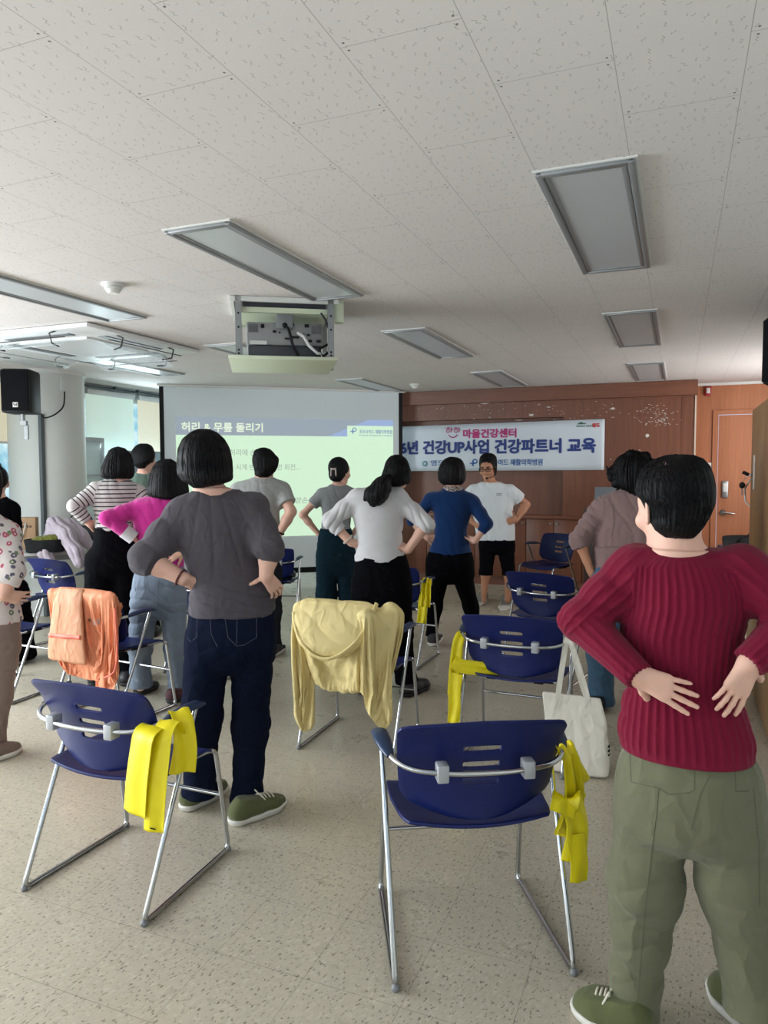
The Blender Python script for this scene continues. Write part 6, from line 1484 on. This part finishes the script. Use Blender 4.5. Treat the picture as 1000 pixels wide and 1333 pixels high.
S = Sdf(mau.nb - np.array([.12, .12, .06]), mau.nb + np.array([.12, .12, .1]), .005); S.loft([(mau.nb[2] - .03, mau.nb[0], mau.nb[1], .082, .08), (mau.nb[2] + .005, mau.nb[0], mau.nb[1], .066, .066), (mau.nb[2] + .028, mau.nb[0], mau.nb[1], .060, .060)]); S.loft([(mau.nb[2] - .04, mau.nb[0], mau.nb[1], .05, .05), (mau.nb[2] + .04, mau.nb[0], mau.nb[1], .054, .054)], mode='s'); sculpt(S, 'collar', MAUV, mau.o, None, 2)
er = mau.L(806, 632, -.02); MB().tube([er + np.array([.008 * cos(2 * pi * k / 14), 0, .012 * sin(2 * pi * k / 14)]) for k in range(14)], .002, 6, closed=True).build('earring', M_CHROME, mau.o)

# ---- 12 floral blouse, left edge
m_fl, nt_, b_ = newmat('floral_print_cotton'); t = NT(nt_); o_ = t.obj(); v_ = t.n('ShaderNodeTexVoronoi'); t.link(t.mapping(o_, (1, 1, 1)), v_.inputs['Vector']); v_.inputs['Scale'].default_value = 26
sp = t.n('ShaderNodeSeparateXYZ'); t.link(v_.outputs['Color'], sp.inputs[0]); dn = t.math('ADD', v_.outputs['Distance'], t.math('MULTIPLY', t.noise(o_, 90, 2), .25))
c1_ = t.mix(t.math('GREATER_THAN', sp.outputs[0], .5), W_(176, 84, 104), W_(92, 88, 104)); c1_ = t.mix(t.math('GREATER_THAN', sp.outputs[1], .75), c1_, W_(110, 124, 92))
t.link(t.mix(t.math('MULTIPLY', t.math('LESS_THAN', dn, .50), t.math('GREATER_THAN', dn, .27)), W_(214, 204, 202), c1_), b_.inputs['Base Color']); b_.inputs['Roughness'].default_value = .9
TAUP = cloth('taupe_trousers', W_(134, 116, 108), .9, 900, .2, .03)
flo = build_person((-18, 985), 'person in floral blouse and taupe trousers, cut off by the left edge',
    [(672, -48, 0, .05, 0), (684, -62, 14, .085, 0), (700, -64, 17, .10, 0), (740, -58, 16, .105, 0), (765, -58, 18, .105, 0), (790, -64, 26, .115, 0), (811, -66, 30, .12, 0)],
    (-24, 674, 0), (-24, 640, .02),
    [(598, -30, -18, .03, 0), (603, -42, -6, .07, 0), (615, -50, 2, .1, 0), (630, -53, 4, .11, 0), (645, -52, 2, .105, 0), (660, -42, -8, .07, -.02)],
    [dict(left=True, px=[(-60, 694, 0), (-98, 740, -.05), (-62, 774, -.02)], r=(.046, .04, .026), sleeve=('fore', .75), hand=HIPL), dict(left=False, px=[(10, 696, 0), (16, 745, -.12), (4, 775, -.14)], r=(.046, .042, .028), sleeve=('fore', .55), cuff=1.3, sr=.016, hand=dict(d=(.8, .3, -.25), n=(-.2, .95, .1), curl=.3, thumb=(.1, -.2, .9)))],
    [dict(px=[(-40, 840, 0), (-40, 905, .02), (-40, 970, .03)], r=(.105, .085, .07)), dict(px=[(-1, 840, 0), (-4, 905, .02), (-8, 972, .03)], r=(.105, .07, .05))],
    m_fl, TAUP, pel=[(805, -62, 27, .11, 0), (825, -64, 27, .12, 0), (850, -62, 25, .1, 0), (860, -45, 8, .06, 0)], vox=.006,
    shoes=[dict(heel=(-50, 990), toe=(-36, 974), m=plain('taupe_slip_on', W_(120, 104, 94), .8), s=SOLE_W), dict(heel=(-14, 992), toe=(22, 978), m=plain('taupe_slip_on', W_(120, 104, 94), .8), s=SOLE_W, h=.07)])

# ---- 13 dark clothes at the far left edge
blk = build_person((2, 864), 'person in black top and long black skirt at the far left edge',
    [(648, -16, 8, .05, 0), (655, -26, 17, .085, 0), (672, -28, 20, .1, 0), (700, -26, 20, .1, 0), (730, -28, 22, .11, 0), (745, -28, 24, .115, 0)],
    (-4, 650, 0), (-4, 628, .02),
    [(602, -8, 0, .03, 0), (606, -17, 2, .07, 0), (616, -22, 2, .1, 0), (630, -23, 3, .105, 0), (642, -18, 2, .08, -.02)],
    [dict(left=True, px=[(-24, 662, 0), (-44, 692, -.05), (-26, 720, -.02)], r=(.042, .036, .025), sleeve=('fore', .8), hand=HIPL), dict(left=False, px=[(16, 664, 0), (20, 700, .06), (12, 728, .12)], r=(.042, .036, .025), sleeve=('fore', .8), hand=HIPR)],
    [dict(px=[(-6, 770, 0), (-8, 815, .02), (-8, 856, .03)], r=(.12, .13, .14)), dict(px=[(16, 770, 0), (20, 815, .02), (22, 856, .03)], r=(.12, .12, .13))],
    BLKP, BLKP, pel=[(738, -28, 24, .11, 0), (770, -30, 28, .125, 0), (800, -30, 38, .14, 0), (830, -30, 42, .15, 0), (858, -30, 44, .16, 0)], vox=.007,
    shoes=[dict(heel=(-10, 870), toe=(0, 856), m=BLK_SH, s=SOLE_B), dict(heel=(14, 868), toe=(32, 858), m=BLK_SH, s=SOLE_W)])
